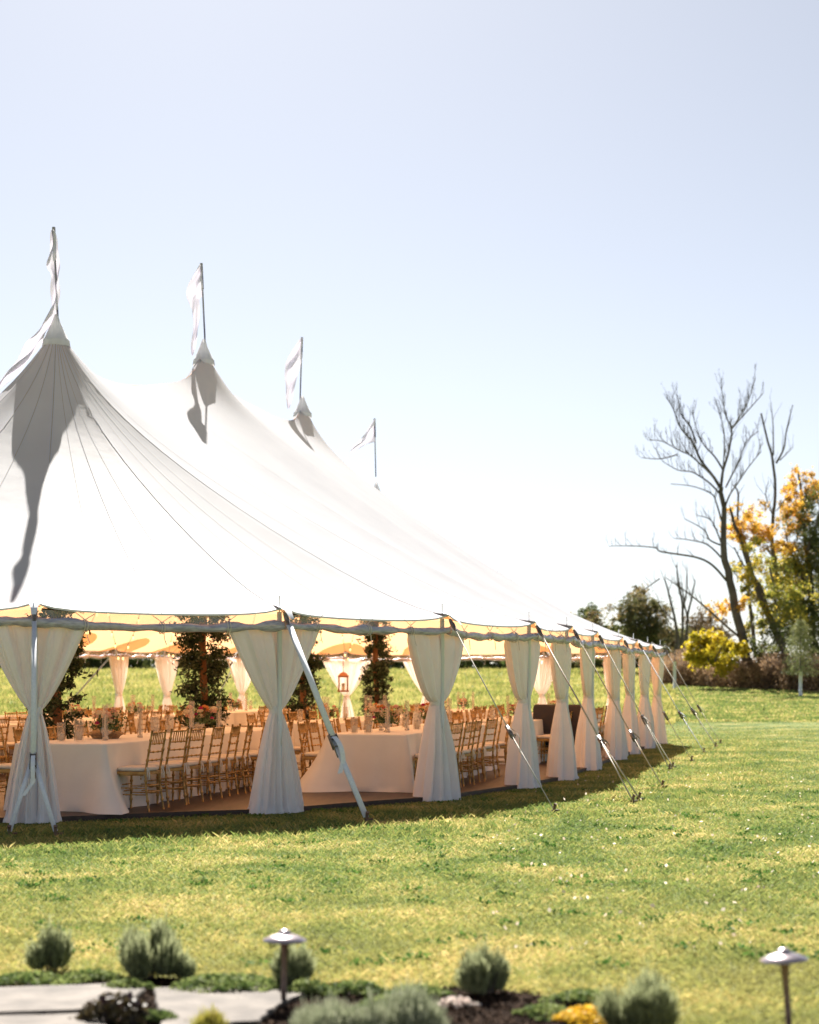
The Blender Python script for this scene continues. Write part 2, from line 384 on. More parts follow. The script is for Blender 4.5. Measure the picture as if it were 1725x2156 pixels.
# rolled clear sidewall and the strip of clear vinyl above it, one bay at a time
for i in range(NP):
    pts = []; rad = []; K = 26; side = []
    for k in range(K+1):
        f = k/K; p, z = bound(i+f); s_, w_ = p
        ph = i*3.1
        zz = 2.345-0.05*math.sin(math.pi*f)*(1 if i % 2 else .4)+0.045*noise.noise(Vector((f*6+ph, i, 0)))
        pts.append(W(s_, w_, zz)); rad.append(0.052+0.030*noise.noise(Vector((f*10, i*2.7, 3)))+0.006*math.sin(f*40+i))
    rb = MB(); rows = []
    for k, p in enumerate(pts):
        d = (pts[min(k+1, K)]-pts[max(k-1, 0)]).normalized(); a = d.cross(Vector((0, 0, 1))).normalized()
        rows.append([p+(a*math.cos(x)+Vector((0, 0, 1))*math.sin(x)*0.95)*rad[k]*(1+0.45*noise.noise(Vector((k*.55, x*1.5, i)))) for x in [2*math.pi*j/12 for j in range(12)]])
    rb.quadgrid(rows, True)
    roll = rb.build('rolled_clear_sidewall', m_vinyl, tent, TO)
    wn = MB(); top = []; mid = []; bot = []
    for k in range(K*2+1):
        f = k/K/2; p, z = bound(i+f); c = Vector((min(max(p.x, 0), LR), 0)); inn = (c-p).normalized()
        o1 = 0.03*noise.noise(Vector((f*12, i, 7))); q = p+inn*(0.02+o1)
        top.append(W(p.x+inn.x*.012, p.y+inn.y*.012, z-0.01)); mid.append(W(q.x, q.y, 2.45+.012*math.sin(f*25))); q = p+inn*0.01; bot.append(W(q.x, q.y, 2.36-0.04*math.sin(math.pi*f)))
    wn.quadgrid([top, mid, bot]).build('vinyl_strip', m_vinylw, tent, TO)
    for f in (0.2, 0.5, 0.8):
        cm = MB(); k = int(f*K); p = pts[k]; d = (pts[k+1]-pts[k-1]).normalized(); a = d.cross(Vector((0, 0, 1))).normalized()
        for dd in (-.02, 0.015):
            cm.tube([p+d*dd+(a*math.cos(x)+Vector((0, 0, 1))*math.sin(x))*(rad[k]*1.12+.006) for x in [2*math.pi*j/10 for j in range(11)]], 0.006, 5, False)
        cm.tube([p+a*0.07+Vector((0, 0, -.02)), p+a*0.085+Vector((0, 0, -.13)), p+a*.08+d*.03+Vector((0, 0, -.2))], 0.005, 5)
        cm.tube([p+Vector((0, 0, .07)), p+d*0.12+Vector((0, 0, .15))], .005, 5); cm.tube([p+Vector((0, 0, .07)), p-d*0.12+Vector((0, 0, .15))], .005, 5)
        cm.build('tie_cord', m_cord, roll, TO)
# collars at the peaks
for k, (a, b, h, r) in enumerate(PK):
    zc = PKTOP[k]; c = W(a, b, 0)
    cb = MB().lathe([(0.222, zc-0.17), (0.212, zc-0.10), (0.212, zc-0.075), (0.185, zc-0.04), (0.13, zc+0.08), (0.075, zc+0.2), (0.04, zc+0.30), (0.025, zc+0.34)], 20, c)
    cb.v = [(x+0.012*noise.noise(Vector((x*9, y*9, z*4))), y+0.012*noise.noise(Vector((x*9+5, y*9, z*4))), z) for x, y, z in cb.v]
    cb.build('peak_collar', m_collar, tent, TO)

# pennants on their poles
FL = [
 (0, (113, 478), (122, 668), [(487, 111, 117), (505, 107, 120), (530, 101, 124), (556, 98, 126.5), (566, 100, 127), (578, 110, 127), (610, 110, 127), (640, 107, 124), (664, 99, 120), (690, 86, 106), (720, 64, 92), (750, 41, 68), (790, 7, 34), (815, -10, 12)]),
 (1, (424, 554), (432, 713), [(560, 421, 427), (580, 408, 427), (600, 399, 428), (622, 393, 428), (628, 394, 420), (650, 403, 421), (680, 408, 419), (710, 406, 417), (735, 404, 411), (748, 404, 407)]),
 (2, (636, 710), (632, 832), [(714, 634, 637), (735, 620, 637), (750, 608, 637), (764, 601, 636), (775, 600, 630), (790, 599, 626), (815, 602, 622), (840, 603, 616), (860, 606, 610)]),
 (3, (789, 881), (791.5, 992), [(884, 787, 791), (900, 777, 791), (915, 766, 790), (931, 753, 790), (936, 747, 772), (945, 741, 756), (953, 737, 741)])]
FLAB = ['white pennant drooping from the pole on the leftmost and nearest tent peak', 'white pennant on the second tent peak from the left', 'white pennant on the third tent peak from the left', 'white pennant flying left from the farthest and lowest tent peak']
for k, tp, bs, rws in FL:
    Y = W(PK[k][0], PK[k][1]).y; org = at(bs[0], bs[1], Y)
    e = empty('pennant_flag', org, label=FLAB[k], cat='flag', group='pennants on the tent peaks')
    top = at(tp[0], tp[1], Y); base = at(bs[0], bs[1]+12, Y)
    mid = top.lerp(base, 0.32)
    MB().tube([top, mid], 0.027, 8).build('flagpole', m_fpole, e, org)
    MB().tube([mid, base], 0.017, 8).build('flagpole_foot', m_fpole, e, org)
    rr = []
    ys = [r[0] for r in rws]
    for q in np.linspace(ys[0], ys[-1], 46):
        xl = np.interp(q, ys, [r[1] for r in rws]); xr = np.interp(q, ys, [r[2] for r in rws]); row = []
        for j in range(11):
            f = j/10; p = at(xl+(xr-xl)*f, q, Y)
            p.y += 0.10*math.sin(f*7+q*.05)*(1-f*.5)+0.05*math.sin(q*.11+f*3)-0.03
            row.append(p)
        rr.append(row)
    MB().quadgrid(rr).build('pennant', m_flag, e, org)

# ------------------------------------------------------------------ curtains
def curtain(i, label, hw_top=0.62, hw_bot=0.36, zt=1.28, skl=0.0, group='tied curtains round the tent', seed=0, hb=(0, 0), top=2.33, ty=0):
    q = Vector(POL[i]); rad = Vector((min(max(q.x, 0), LR), 0)); out = (q-rad).normalized()
    ou = Vector((NN.x*out.y+U.x*out.x, NN.y*out.y+U.y*out.x, 0))
    pv = Vector(POL[(i+1) % NP])-Vector(POL[(i-1) % NP]); pv.normalize()
    tg = Vector((NN.x*pv.y+U.x*pv.x, NN.y*pv.y+U.y*pv.x, 0))
    org = W(q.x, q.y, 0); rnd = random.Random(100+i+seed)
    e = empty('curtain', org, label=label, cat='curtain', group=group)
    n = 150; rows = []; ph = [rnd.uniform(0, 6.28) for _ in range(6)]; hw_top *= rnd.uniform(.90, 1.12); hw_bot *= rnd.uniform(.78, 1.15); hb = (hb[0]+rnd.uniform(-.07, .07), 0); zt += rnd.uniform(-.07, .07)
    lv = [0.015, .05, .1, .2, .3, .42, .55, .7, .85, 1.0, 1.1, 1.18, zt-.05, zt, zt+.05, zt+.12, zt+.2, zt+.3, zt+.42, zt+.55, zt+.7, zt+.85, zt+.97, top]
    lv = sorted(set(lv))
    for z in lv:
        if z < zt:
            f = (zt-z)/zt; a = 0.062+(hw_bot-.062)*f**0.72; b = 0.062+0.13*f**.8; am = 0.26; cx = hb[0]*f
        else:
            f = (z-zt)/(top-zt); a = 0.062+(hw_top-.062)*f**(0.78 if i < 3 or i > 10 else .50); b = 0.062+0.05*f-0.055*f*f; am = 0.30; cx = skl*f
            if f > .9: b *= 0.6
        row = []
        for k in range(n):
            th = 2*math.pi*k/n
            rp = 1+am*(math.sin(7*th+ph[0]+z*.4)*.5+math.sin(11*th+ph[1]-z*.6)*.4+math.sin(19*th+ph[2]+z)*.22+.25*math.sin(3*th+ph[3]+z*2))
            x = math.cos(th)*a*(1+.10*(rp-1)/.16*.3); y = math.sin(th)*b*rp
            xn = math.cos(th); A = (.012+.034*min(1, abs(z-zt)*1.6))*(1 if z < zt else .85)*(1 if f < .93 else .5)
            y += A*(math.sin(12*xn+ph[4])+.7*math.sin(23*xn+ph[1]+z*.35)+.45*math.sin(39*xn+ph[5]-z*.2))*(1 if math.sin(th) > 0 else .8)
            if z < 0.06: x *= 1+.05*math.sin(9*th); y *= 1.12+.1*math.sin(8*th+ph[5])
            row.append(org+tg*(x+cx)+ou*(y-0.09)+Vector((0, 0, z)))
        rows.append(row)
    MB().quadgrid(rows, True).build('drape', m_curt if i < 11 else m_curtf, e, org)
    rows = []
    for z, r in ((zt-.055, .072), (zt-.03, .085), (zt+.03, .085), (zt+.055, .07)):
        rows.append([org+tg*math.cos(x)*r+ou*(math.sin(x)*r-.09)+Vector((0, 0, z+.01*math.sin(3*x))) for x in [2*math.pi*k/16 for k in range(16)]])
    tb = MB().quadgrid(rows, True)
    tb.strap(org+ou*0.0+tg*.02+Vector((0, 0, zt)), org+ou*.03-tg*.01+Vector((0, 0, zt-.42)), .05, .006, side=tuple(tg))
    tb.build('tieback', m_curt, e, org)
    return e
CL = {0: 'white curtain just outside the left edge beyond the nearest pole',
 1: 'white tied curtain at the left edge of the photo, behind the forked guy strap',
 2: 'widest white tied curtain, beside the broad white guy strap',
 3: 'white tied curtain covering the right end of the round-cornered linen table',
 4: 'white tied curtain just left of the dark velvet settee',
 5: 'white tied curtain overlapping the right part of the dark velvet settee',
 6: 'white tied curtain next right after the one at the velvet settee',
 7: 'white tied curtain fourth from the far right end of the near side',
 8: 'white tied curtain third from the far right end of the near side',
 9: 'white tied curtain second from the far right end of the near side',
 10: 'white tied curtain at the far right end of the near side',
 11: 'backlit curtain on the far side seen between the last near curtains',
 12: 'backlit curtain on the far side, second from its right end',
 13: 'backlit curtain on the far side, right of the fourth leafy column',
 14: 'backlit curtain on the far side behind the hanging lantern',
 15: 'backlit curtain on the far side, left of the widest near curtain',
 16: 'backlit curtain on the far side just left of the second leafy column',
 17: 'backlit narrow curtain on the far side, right of the leftmost leafy column'}
for i in range(1, 18):
    if i < 11:
        curtain(i, CL[i], 0.64 if i < 3 else 0.62, 0.38, skl=(-.04 if i == 2 else 0 if i == 1 else -.07), hb=((0.06 if i == 2 else 0), 0), zt=1.30 if i > 2 else 1.28)
    else:
        curtain(i, CL[i], 0.72 if i in (14, 13, 12) else .5, 0.30, zt=1.22, group='backlit curtains on the far side of the tent')

# ------------------------------------------------------------------ guy straps
def guy(i, stakes, label, wd=0.05, mat=None, fr=0.62, white=False, slack=True):
    mat = mat or m_web; q = Vector(POL[i]); rad = Vector((min(max(q.x, 0), LR), 0)); out = (q-rad).normalized()
    ou = Vector((NN.x*out.y+U.x*out.x, NN.y*out.y+U.y*out.x, 0))
    P = W(q.x, q.y, 2.50)+ou*0.12
    S = [gnd(x, y) for x, y in stakes]; mid = sum(S, Vector())/len(S)
    org = (mid.x, mid.y, 0)
    e = empty('guy_strap', org, label=label, cat='guy strap', group='guy straps staked beside the tent')
    d = (mid-P).normalized(); J = P.lerp(mid, fr); a0 = P.lerp(mid, 0.06)
    sd = d.cross(ou).normalized()
    MB().tube([P, P.lerp(mid, .03), a0], [0.022, 0.035, .02], 8).build('buckle', m_steel, e, org)
    MB().strap(a0, J, wd, 0.010 if wd < .07 else .016, side=tuple(sd)).build('upper_strap', mat, e, org)
    rb = MB(); J2 = J+d*0.30
    M3 = Matrix((sd, sd.cross(d)*-1, d)).transposed()
    rb.box(J+d*0.14+Vector((0, 0, 0)), (wd*1.1, .012, .30), M3)
    for sx in (-1, 1): rb.box(J+d*0.08+sd*sx*wd*.62, (.008, .05, .20), M3)
    rb.tube([J+d*.05-sd*wd*.7, J+d*.05+sd*wd*.7], .018, 8); rb.tube([J+d*.16-sd*wd*.6+sd.cross(d)*.04, J+d*.16+sd*wd*.6+sd.cross(d)*.04], .009, 6)
    rb.build('ratchet', m_steel, e, org)
    nn = sd.cross(d)
    if nn.dot(Vector((0, -1, 0.3))) < 0: nn = -nn
    lp = MB(); pr = []
    for k in range(9):
        x = k/8; c = J+d*(0.02+.33*x)+nn*(0.02+0.055*math.sin(math.pi*x*1.0)); pr.append([c-sd*wd*.42, c+sd*wd*.42])
    for k in range(1, 6): c = J+d*(.35+.03*k)+nn*(.02-.004*k)+sd*.02*k; pr.append([c-sd*wd*.4, c+sd*wd*.4])
    lp.quadgrid(pr); lp.quadgrid([[p+nn*.004 for p in r] for r in pr], flip=True); lp.build('loose_tail', mat, e, org)
    for s in S:
        MB().strap(J+d*0.02, s+Vector((0, 0, .06)), wd*0.9, 0.010 if wd < .07 else .016, side=tuple(sd)).build('lower_strap', mat, e, org)
        sk = MB(); sk.tube([s+d*.02+Vector((0, 0, -.05)), s+ou*.02+Vector((0, 0, .09)), s+ou*.035+Vector((0, 0, .12))], [.016, .018, .024], 8)
        sk.tube([s+Vector((-.02, 0, .03)), s+Vector((.08, .02, .035))], .012, 7)
        sk.build('stake', m_stake, e, org)
    return e
guy(1, [(20, 1762), (117, 1762)], 'forked white guy strap in front of the leftmost curtain', 0.055, m_white, 0.66)
guy(2, [(771, 1731)], 'broad white guy strap slanting across beside the widest curtain', 0.082, m_white, 0.60)
guy(3, [(1165, 1712)], 'thin grey guy strap ending right of the third curtain', 0.036, m_web, 0.58)
guy(4, [(1331, 1692), (1344, 1687)], 'grey guy strap split in two at its foot, crossing the velvet settee', 0.05, m_web, 0.66)
guy(5, [(1393, 1660)], 'pale tan guy strap ending beyond the forked grey one', 0.05, M('tan webbing', (.58, .54, .45), rough=.8), 0.66)
guy(6, [(1408, 1622), (1415, 1618)], 'grey guy strap, third to the right of the velvet settee', 0.05, m_web, 0.60)
guy(7, [(1455, 1604)], 'brownish guy strap, fourth from the far right end', 0.05, m_web, 0.60)
guy(8, [(1481, 1586)], 'whitish guy strap, third from the far right end', 0.05, m_white, 0.62)
guy(9, [(1506, 1573)], 'dull grey guy strap, second from the far right end', 0.05, m_web, 0.62)
guy(10, [(1516, 1567)], 'dull grey guy strap at the far right end of the tent', 0.05, m_web, 0.60)
for i, lb in ((14, 'thin guy strap outside the curtain with the hanging lantern'), (15, 'thin guy strap on the far side behind the second leafy column'), (17, 'thin pale guy strap leaning left of the narrow backlit curtain'), (12, 'thin guy strap on the far side seen left of the velvet settee')):
    q = Vector(POL[i]); rad = Vector((min(max(q.x, 0), LR), 0)); out = (q-rad).normalized(); s2 = q+out*2.4
    a = W(q.x, q.y, 2.5); b = W(s2.x, s2.y, 0); b.z = gzf(b.y)
    e = empty('guy_strap', b, label=lb, cat='guy strap', group='guy straps staked beside the tent')
    MB().strap(a, b, .05, .012, side=(1, 0, 0)).build('strap', m_web, e, tuple(b))
    MB().tube([b+Vector((0, 0, -.1)), b+Vector((0, 0, .1))], .02, 6).build('stake', m_stake, e, tuple(b))

# ------------------------------------------------------------------ leaves
def leaves(cent, size, ratio=0.45, up=0.0, spread=None):
    """elongated leaf quads (diamond) at centres (N,3)"""
    cent = np.asarray(cent, dtype=np.float64); n = len(cent)
    d = rng.normal(size=(n, 3)); d[:, 2] += up; d /= np.linalg.norm(d, axis=1)[:, None]
    e = rng.normal(size=(n, 3)); e -= (e*d).sum(1)[:, None]*d; e /= np.linalg.norm(e, axis=1)[:, None]
    s = np.asarray(size)*rng.uniform(.6, 1.3, n); s = s[:, None]
    nn_ = np.cross(d, e)
    return np.stack([cent-d*s*.5, cent+e*s*ratio*.5-nn_*s*.06, cent+d*s*.5-nn_*s*.12, cent-e*s*ratio*.5-nn_*s*.06], axis=1)

# masts wrapped in greenery
GL = ['leafy wrapped mast nearest the left edge, partly behind the leftmost curtain', 'tallest and fullest leafy wrapped mast, second from the left', 'dark leafy wrapped mast hidden half behind the widest curtain', 'slender leafy wrapped mast, rightmost of the four']
for k, (a, b, h, r) in enumerate(PK):
    c = W(a, b, 0); zt = PKTOP[k]-.3; rr = random.Random(k)
    e = empty('greenery_column', c+Vector((0, 0, FZ)), label=GL[k], cat='column', group='leafy wrapped masts under the tent peaks')
    O = (c.x, c.y, FZ)
    mb = MB(); mb.tube([(c.x+.03*math.sin(z*2), c.y, z) for z in np.linspace(FZ, zt, 14)], 0.075, 10)
    mb.build('mast', m_bark, e, O)
    P = []; n = 400 if k == 1 else 350
    for q in range(n):
        z = rr.uniform(0.75, 5.0); th = rr.uniform(0, 6.28)
        amp = (0.20 + 0.15*(noise.noise(Vector((z*1.7, k*5, 0)))+.6))*(1.12 if k == 1 else 1.0 if k == 0 else .78)
        d = amp*rr.uniform(.5, 1.35)
        dirn = Vector((math.cos(th), math.sin(th), 0)); L = rr.uniform(.12, .38)
        m_ = 36
        t = rng.uniform(0, 1, m_)
        droop = rr.uniform(-.5, .6)
        base = Vector((c.x, c.y, z))+dirn*(.05+d*.5)
        pts = np.array([[base.x, base.y, base.z]])+t[:, None]*np.array([[dirn.x*L, dirn.y*L, droop*L]])+rng.normal(0, .035, (m_, 3))
        P.append(pts)
    P = np.concatenate(P)
    np_mesh('foliage', leaves(P, .092, .38), 4, m_leafd, e, O)

# ------------------------------------------------------------------ string lights under the canopy
bulb_mesh = None
m_bulb = bpy.data.materials.new('bulb glow'); m_bulb.use_nodes = True
bb = m_bulb.node_tree.nodes['Principled BSDF']; bb.inputs['Base Color'].default_value = (.9, .7, .4, 1)
bb.inputs['Emission Color'].default_value = (1, .62, .22, 1); bb.inputs['Emission Strength'].default_value = 0.9
bm = MB().lathe([(.002, -.045), (.015, -.035), (.022, -.01), (.018, .02), (.01, .04)], 8).build('bulb', m_bulb)
bulb_mesh = bm.data; bpy.data.objects.remove(bm)
sock = MB().lathe([(.014, .035), (.016, .07), (.004, .085)], 8).build('socket', m_black); sock_mesh = sock.data; bpy.data.objects.remove(sock)
strands = [(0, 17), (0, 18), (1, 17), (1, 16), (1, 18), (2, 16), (2, 15), (2, 14), (3, 14), (3, 13), (3, 12), (3, 11)]
SN = {0: 'leftmost leafy mast', 1: 'second leafy mast', 2: 'third leafy mast', 3: 'rightmost leafy mast'}
dirs = {17: 'to the narrow backlit curtain', 18: 'to the far left side pole', 16: 'to the backlit curtain behind the second mast', 15: 'to the far curtain left of the widest near curtain', 14: 'to the lantern curtain', 13: 'to the far middle curtain', 12: 'to the far curtain left of the settee', 11: 'to the far right corner curtain'}
for k, i in strands:
    a = surf(i, .12); p0 = W(PK[k][0], PK[k][1], 0); q = surf(i, .97)
    org = Vector((p0.x, p0.y, 5)); e = empty('string_lights', org, label='warm bulb string, %s %s' % (SN[k], dirs[i]), cat='string lights', group='strings of bulbs under the canopy')
    pts = []
    for j in range(25):
        f = .04+.95*j/24; x = p0.x+(q.x-p0.x)*f; y = p0.y+(q.y-p0.y)*f
        s_, w_ = SW(x, y)
        fs = min(max(s_, 0), LR); rm = 7.2; dd = math.hypot(s_-fs, w_)
        z = min(hgt(s_, w_, min(dd/rm, 1), EAVE), 6)-.16-.10*math.sin(f*18)**2*.6
        pts.append(Vector((x, y, z)))
    MB().tube(pts, .007, 4).build('cable', m_black, e, tuple(org))
    for j in range(3, 25, 2):
        o = bpy.data.objects.new('bulb', bulb_mesh); col.objects.link(o); o.parent = e; o.location = pts[j]-org-Vector((0, 0, .08))
        o2 = bpy.data.objects.new('socket', sock_mesh); col.objects.link(o2); o2.parent = o

# ------------------------------------------------------------------ tables
def banquet_table(s0, w0, L, label, wd=1.2, flare=0.04, corner=0.10, bigcorner=None, group='long linen-covered tables'):
    c = W(s0, w0, FZ); e = empty('banquet_table', c, -ang, label=label, cat='table', group=group)
    H = 0.82; per = []; rr = random.Random(label)
    ph = rr.uniform(0, 6)
    a, b = wd/2, L/2; rc = .05
    def walk():
        cs = [(a, 0, 0), (a, L, 1), (-a, L, 2), (-a, 0, 3)]
        out = []
        segs = [((a, 0), (a, L), (1, 0)), ((a, L), (-a, L), (0, 1)), ((-a, L), (-a, 0), (-1, 0)), ((-a, 0), (a, 0), (0, -1))]
        for si, (p, q, nrm) in enumerate(segs):
            ln = math.hypot(q[0]-p[0], q[1]-p[1]); K = max(14, int(ln/.06))
            for k in range(K):
                f = k/K; x = p[0]+(q[0]-p[0])*f; y = p[1]+(q[1]-p[1])*f
                dc = min(f, 1-f)*ln
                prevn = segs[si-1][2] if f < .5 else segs[(si+1) % 4][2]
                wv = math.exp(-dc/.10)*.5; nx = nrm[0]*(1-wv)+prevn[0]*wv; ny = nrm[1]*(1-wv)+prevn[1]*wv
                m = math.hypot(nx, ny); cid = (si if f < .5 else (si+1) % 4)
                out.append((x, y, nx/m, ny/m, math.exp(-dc/.11), cid, math.exp(-dc/.35)))
        return out
    pr = walk(); rows = []
    for z in (H+.004, H, H-.02, H-.10, H-.22, H-.36, H-.5, H-.62, H-.72, .05, .004):
        t = (H-z)/H; row = []
        for j, (x, y, nx, ny, cw, cid, cw2) in enumerate(pr):
            p = j*.06
            o = flare*t+0.030*t*math.sin(p*7.3+ph)+0.020*t*math.sin(p*15.1+2*ph)+0.03*t*abs(math.sin(p*2.3+ph))**6+corner*cw*t
            o += 0.03*t*noise.noise(Vector((p*1.9, ph, z*1.1)))
            o -= 0.03*t*cw2*(1-cw)
            if bigcorner is not None and cid == bigcorner: o += .30*cw*t**1.6+.12*cw2*t**2
            if z < .01: o += .02*math.sin(p*9)
            if t <= 0: o = -.012 if z > H else 0
            row.append((x+nx*o, y+ny*o, z))
        rows.append(row)
    mb = MB().quadgrid(rows, True, flip=True); n = len(pr); mb.f.append(tuple(range(0, n)))
    mb.build('tablecloth', m_cloth, e)
    return e
T = {}
def tb(key, s0, w0, L, label, **k): banquet_table(s0, w0, L, label, **k); T[key] = (s0, w0, L, k.get('wd', 1.2))
sA, wA = SW(-4.27, 20.3); sB, wB = SW(-0.62, 23.8); sC, wC = SW(1.72, 31.6)
tb('A', sA, wA, 7.3, 'nearest long linen table at the left, end-on beside the leftmost curtain', bigcorner=0)
tb('B', sB, wB, 6.4, 'linen table with a flaring corner beneath the broad white guy strap', bigcorner=3)
tb('C', sC, wC, 4.6, 'linen table just left of the dark velvet settee')
tb('D', 4.6, 2.6, 6.8, 'long linen table in the middle behind the nearest left one')
tb('E', 13.6, 2.6, 6.2, 'linen table far back left of the rightmost leafy mast')
tb('F', -3.6, -2.6, 6.8, 'long linen table peeking out left of the leftmost curtain')
tb('G', 4.6, -2.6, 6.8, 'long linen table behind the leftmost leafy mast')
tb('H', 13.6, -2.6, 6.2, 'linen table far back behind the second leafy mast')
tb('I', 8.5, -5.4, 8.0, 'pale linen table along the far side near the narrow backlit curtain')
tb('J', 13.4, 5.5, 5.2, 'linen table beyond the dark velvet settee near the far right curtains')

# ------------------------------------------------------------------ chairs
def bamboo(pts, r=.0125, rings=5):
    P = []; Rr = []; n = rings
    pts = [Vector(p) for p in pts]; L = [0]
    for i in range(1, len(pts)): L.append(L[-1]+(pts[i]-pts[i-1]).length)
    def pt(f):
        d = f*L[-1]
        for i in range(1, len(pts)):
            if d <= L[i]+1e-9: return pts[i-1].lerp(pts[i], (d-L[i-1])/max(L[i]-L[i-1], 1e-9))
        return pts[-1]
    fs = [(0, r*.9)]
    for k in range(1, n+1):
        f = k/(n+1); e = .009/L[-1]
        fs += [(f-2*e, r), (f-e, r*1.45), (f+e, r*1.45), (f+2*e, r)]
    fs.append((1, r*.95)); return [pt(f) for f, _ in fs], [x for _, x in fs]
def make_chair():
    e = empty('banquet_chair', (0, 0, 0)); hw = .20; G = m_gold
    for sx in (-1, 1):
        p, r = bamboo([(sx*.205, .205, 0), (sx*.195, .19, .46)], .0145, 3); MB().tube(p, r, 7).build('leg', G, e)
        p, r = bamboo([(sx*.20, -.245, 0), (sx*.195, -.20, .30), (sx*.195, -.20, .50), (sx*.185, -.285, .99)], .0145, 7); MB().tube(p, r, 7).build('leg', G, e)
    st = MB()
    for z, dz in ((.20, .0), (.28, 0)):
        for sx in (-1, 1): p, r = bamboo([(sx*.20, .198, z), (sx*.20, -.215, z)], .008, 2); st.tube(p, r, 5)
    for y in (.198, -.215):
        for z in (.23, .31): p, r = bamboo([(-.20, y, z), (.20, y, z)], .008, 2); st.tube(p, r, 5)
    for sx in (-1, 1): st.tube([(sx*.2, .16, .44), (sx*.2, -.17, .44)], .009, 5)
    st.build('stretcher', G, e)
    MB().box((0, 0, .465), (.42, .43, .035)).build('seat_frame', G, e, smooth=False)
    cu = MB(); rows = []
    for z, k in ((.484, .9), (.492, 1.0), (.515, 1.03), (.532, .98), (.540, .85), (.543, .5)):
        row = []
        for j in range(20):
            th = 2*math.pi*j/20; cx = math.copysign(abs(math.cos(th))**.35, math.cos(th)); cy = math.copysign(abs(math.sin(th))**.35, math.sin(th))
            row.append((cx*.205*k, cy*.205*k, z))
        rows.append(row)
    cu.quadgrid(rows, True); n = len(cu.v); cu.f.append(tuple(range(n-20, n))); cu = cu.build('cushion', m_cush, e)
    for sx in (-1, 1):
        ti = MB()
        for q, (dx, dy) in enumerate(((.03, -.02), (.0, -.05), (-.035, -.03))):
            ti.quadgrid([[(sx*.2, -.19, .515), (sx*.2, -.19, .53)], [(sx*.2+dx*.6, -.225, .525), (sx*.2+dx*.6+.004, -.23, .538)], [(sx*.2+dx, -.225+dy*.4, .46), (sx*.2+dx+.016, -.23+dy*.4, .46)], [(sx*.2+dx*1.2, -.22+dy*.5, .385+.02*q), (sx*.2+dx*1.2+.016, -.225+dy*.5, .385+.02*q)]])
        ti.build('cushion_tie', m_cush, cu)
    br = MB()
    def by(z): return -.20-.085*(z-.50)/.49
    for z in (.955, .82, .72, .62): p, r = bamboo([(-.19, by(z), z), (.19, by(z), z)], .0105, 2); br.tube(p, r, 6)
    for x in (-.12, -.07, -.025, .025, .07, .12): br.tube([(x, by(.82), .82), (x, by(.955), .955)], .0075, 5)
    br.build('backrest', G, e)
    return e
proto = make_chair(); remember(proto)
ORD = ['first', 'second', 'third', 'fourth', 'fifth', 'sixth', 'seventh', 'eighth', 'ninth', 'tenth', 'eleventh', 'twelfth', 'thirteenth']
first = [True]
def chair(x, y, rz, label, group):
    if first[0]: o = proto; first[0] = False
    else: o = copy_tree(proto)
    o.location = (x, y, FZ); o.rotation_euler = (0, 0, rz)
    tag(o, label, 'chair', group)
TN = {'A': 'nearest left table', 'B': 'table under the broad strap', 'C': 'table left of the settee', 'D': 'middle table',
      'E': 'far table by the rightmost mast', 'F': 'table at the left edge', 'G': 'table behind the leftmost mast', 'H': 'far table behind the second mast',
      'I': 'pale far side table', 'J': 'table beyond the settee'}
rr = random.Random(3)
def chairs(key, side, offs, pitch=.62, n=None, gap=.26):
    s0, w0, L, wd = T[key]; n = n or int((L-offs)/pitch)
    for k in range(n):
        s = s0+offs+k*pitch+rr.uniform(-.09, .09); w_ = w0+side*(wd/2+gap+rr.uniform(-.03, .05))
        p = W(s, w_); px = CX+F*p.x/p.y
        if px < -60 or px > 1760: continue
        rz = -ang+(math.pi/2 if side > 0 else -math.pi/2)+rr.uniform(-.24, .24)
        chair(p.x, p.y, rz, 'gold chair, %s side of the %s, %s from near end' % ('right' if side > 0 else 'left', TN[key], ORD[k]), 'gold chairs at the linen tables')
chairs('A', 1, .45, .66, 10, gap=.24); chairs('A', -1, .5)
chairs('B', 1, .35, .66, 8); chairs('B', -1, .5)
chairs('C', 1, .5, n=6); chairs('C', -1, .5)
for key in 'DEH': chairs(key, 1, .4); chairs(key, -1, .4)
chairs('F', 1, .4); chairs('G', 1, .4); chairs('G', -1, .4); chairs('I', 1, .4, n=11)
chairs('J', 1, .3); chairs('J', -1, .3)

# ------------------------------------------------------------------ things on the tables
TZ = FZ+.826
m_pet = [M('blush petals', (.72, .42, .33), (.85, .62, .5), 30, .7, transl=.3, rand=True), M('cream petals', (.78, .66, .48), (.85, .76, .6), 30, .7, transl=.3, rand=True), M('magenta petals', (.42, .03, .12), (.6, .05, .2), 30, .7, transl=.3, rand=True), M('orange petals', (.7, .25, .06), (.75, .38, .14), 30, .7, transl=.3, rand=True)]
m_fol = M('bouquet leaf', (.05, .09, .03), (.10, .15, .05), 12, .6, transl=.3, rand=True)
def bloom(c, r, n=26):
    V = []
    for k in range(n):
        f = k/n; th = k*2.4; ph = f*1.45; d = Vector((math.cos(th)*math.sin(ph), math.sin(th)*math.sin(ph), math.cos(ph)))
        t = Vector((-math.sin(th), math.cos(th), 0)); u_ = d.cross(t); p = Vector(c)+d*r*.62; s = r*.55
        V.append([p-t*s-u_*s*.3, p-t*s*.6+d*s*.9+u_*s*.1, p+t*s*.6+d*s*.9+u_*s*.1, p+t*s-u_*s*.3])
    return V
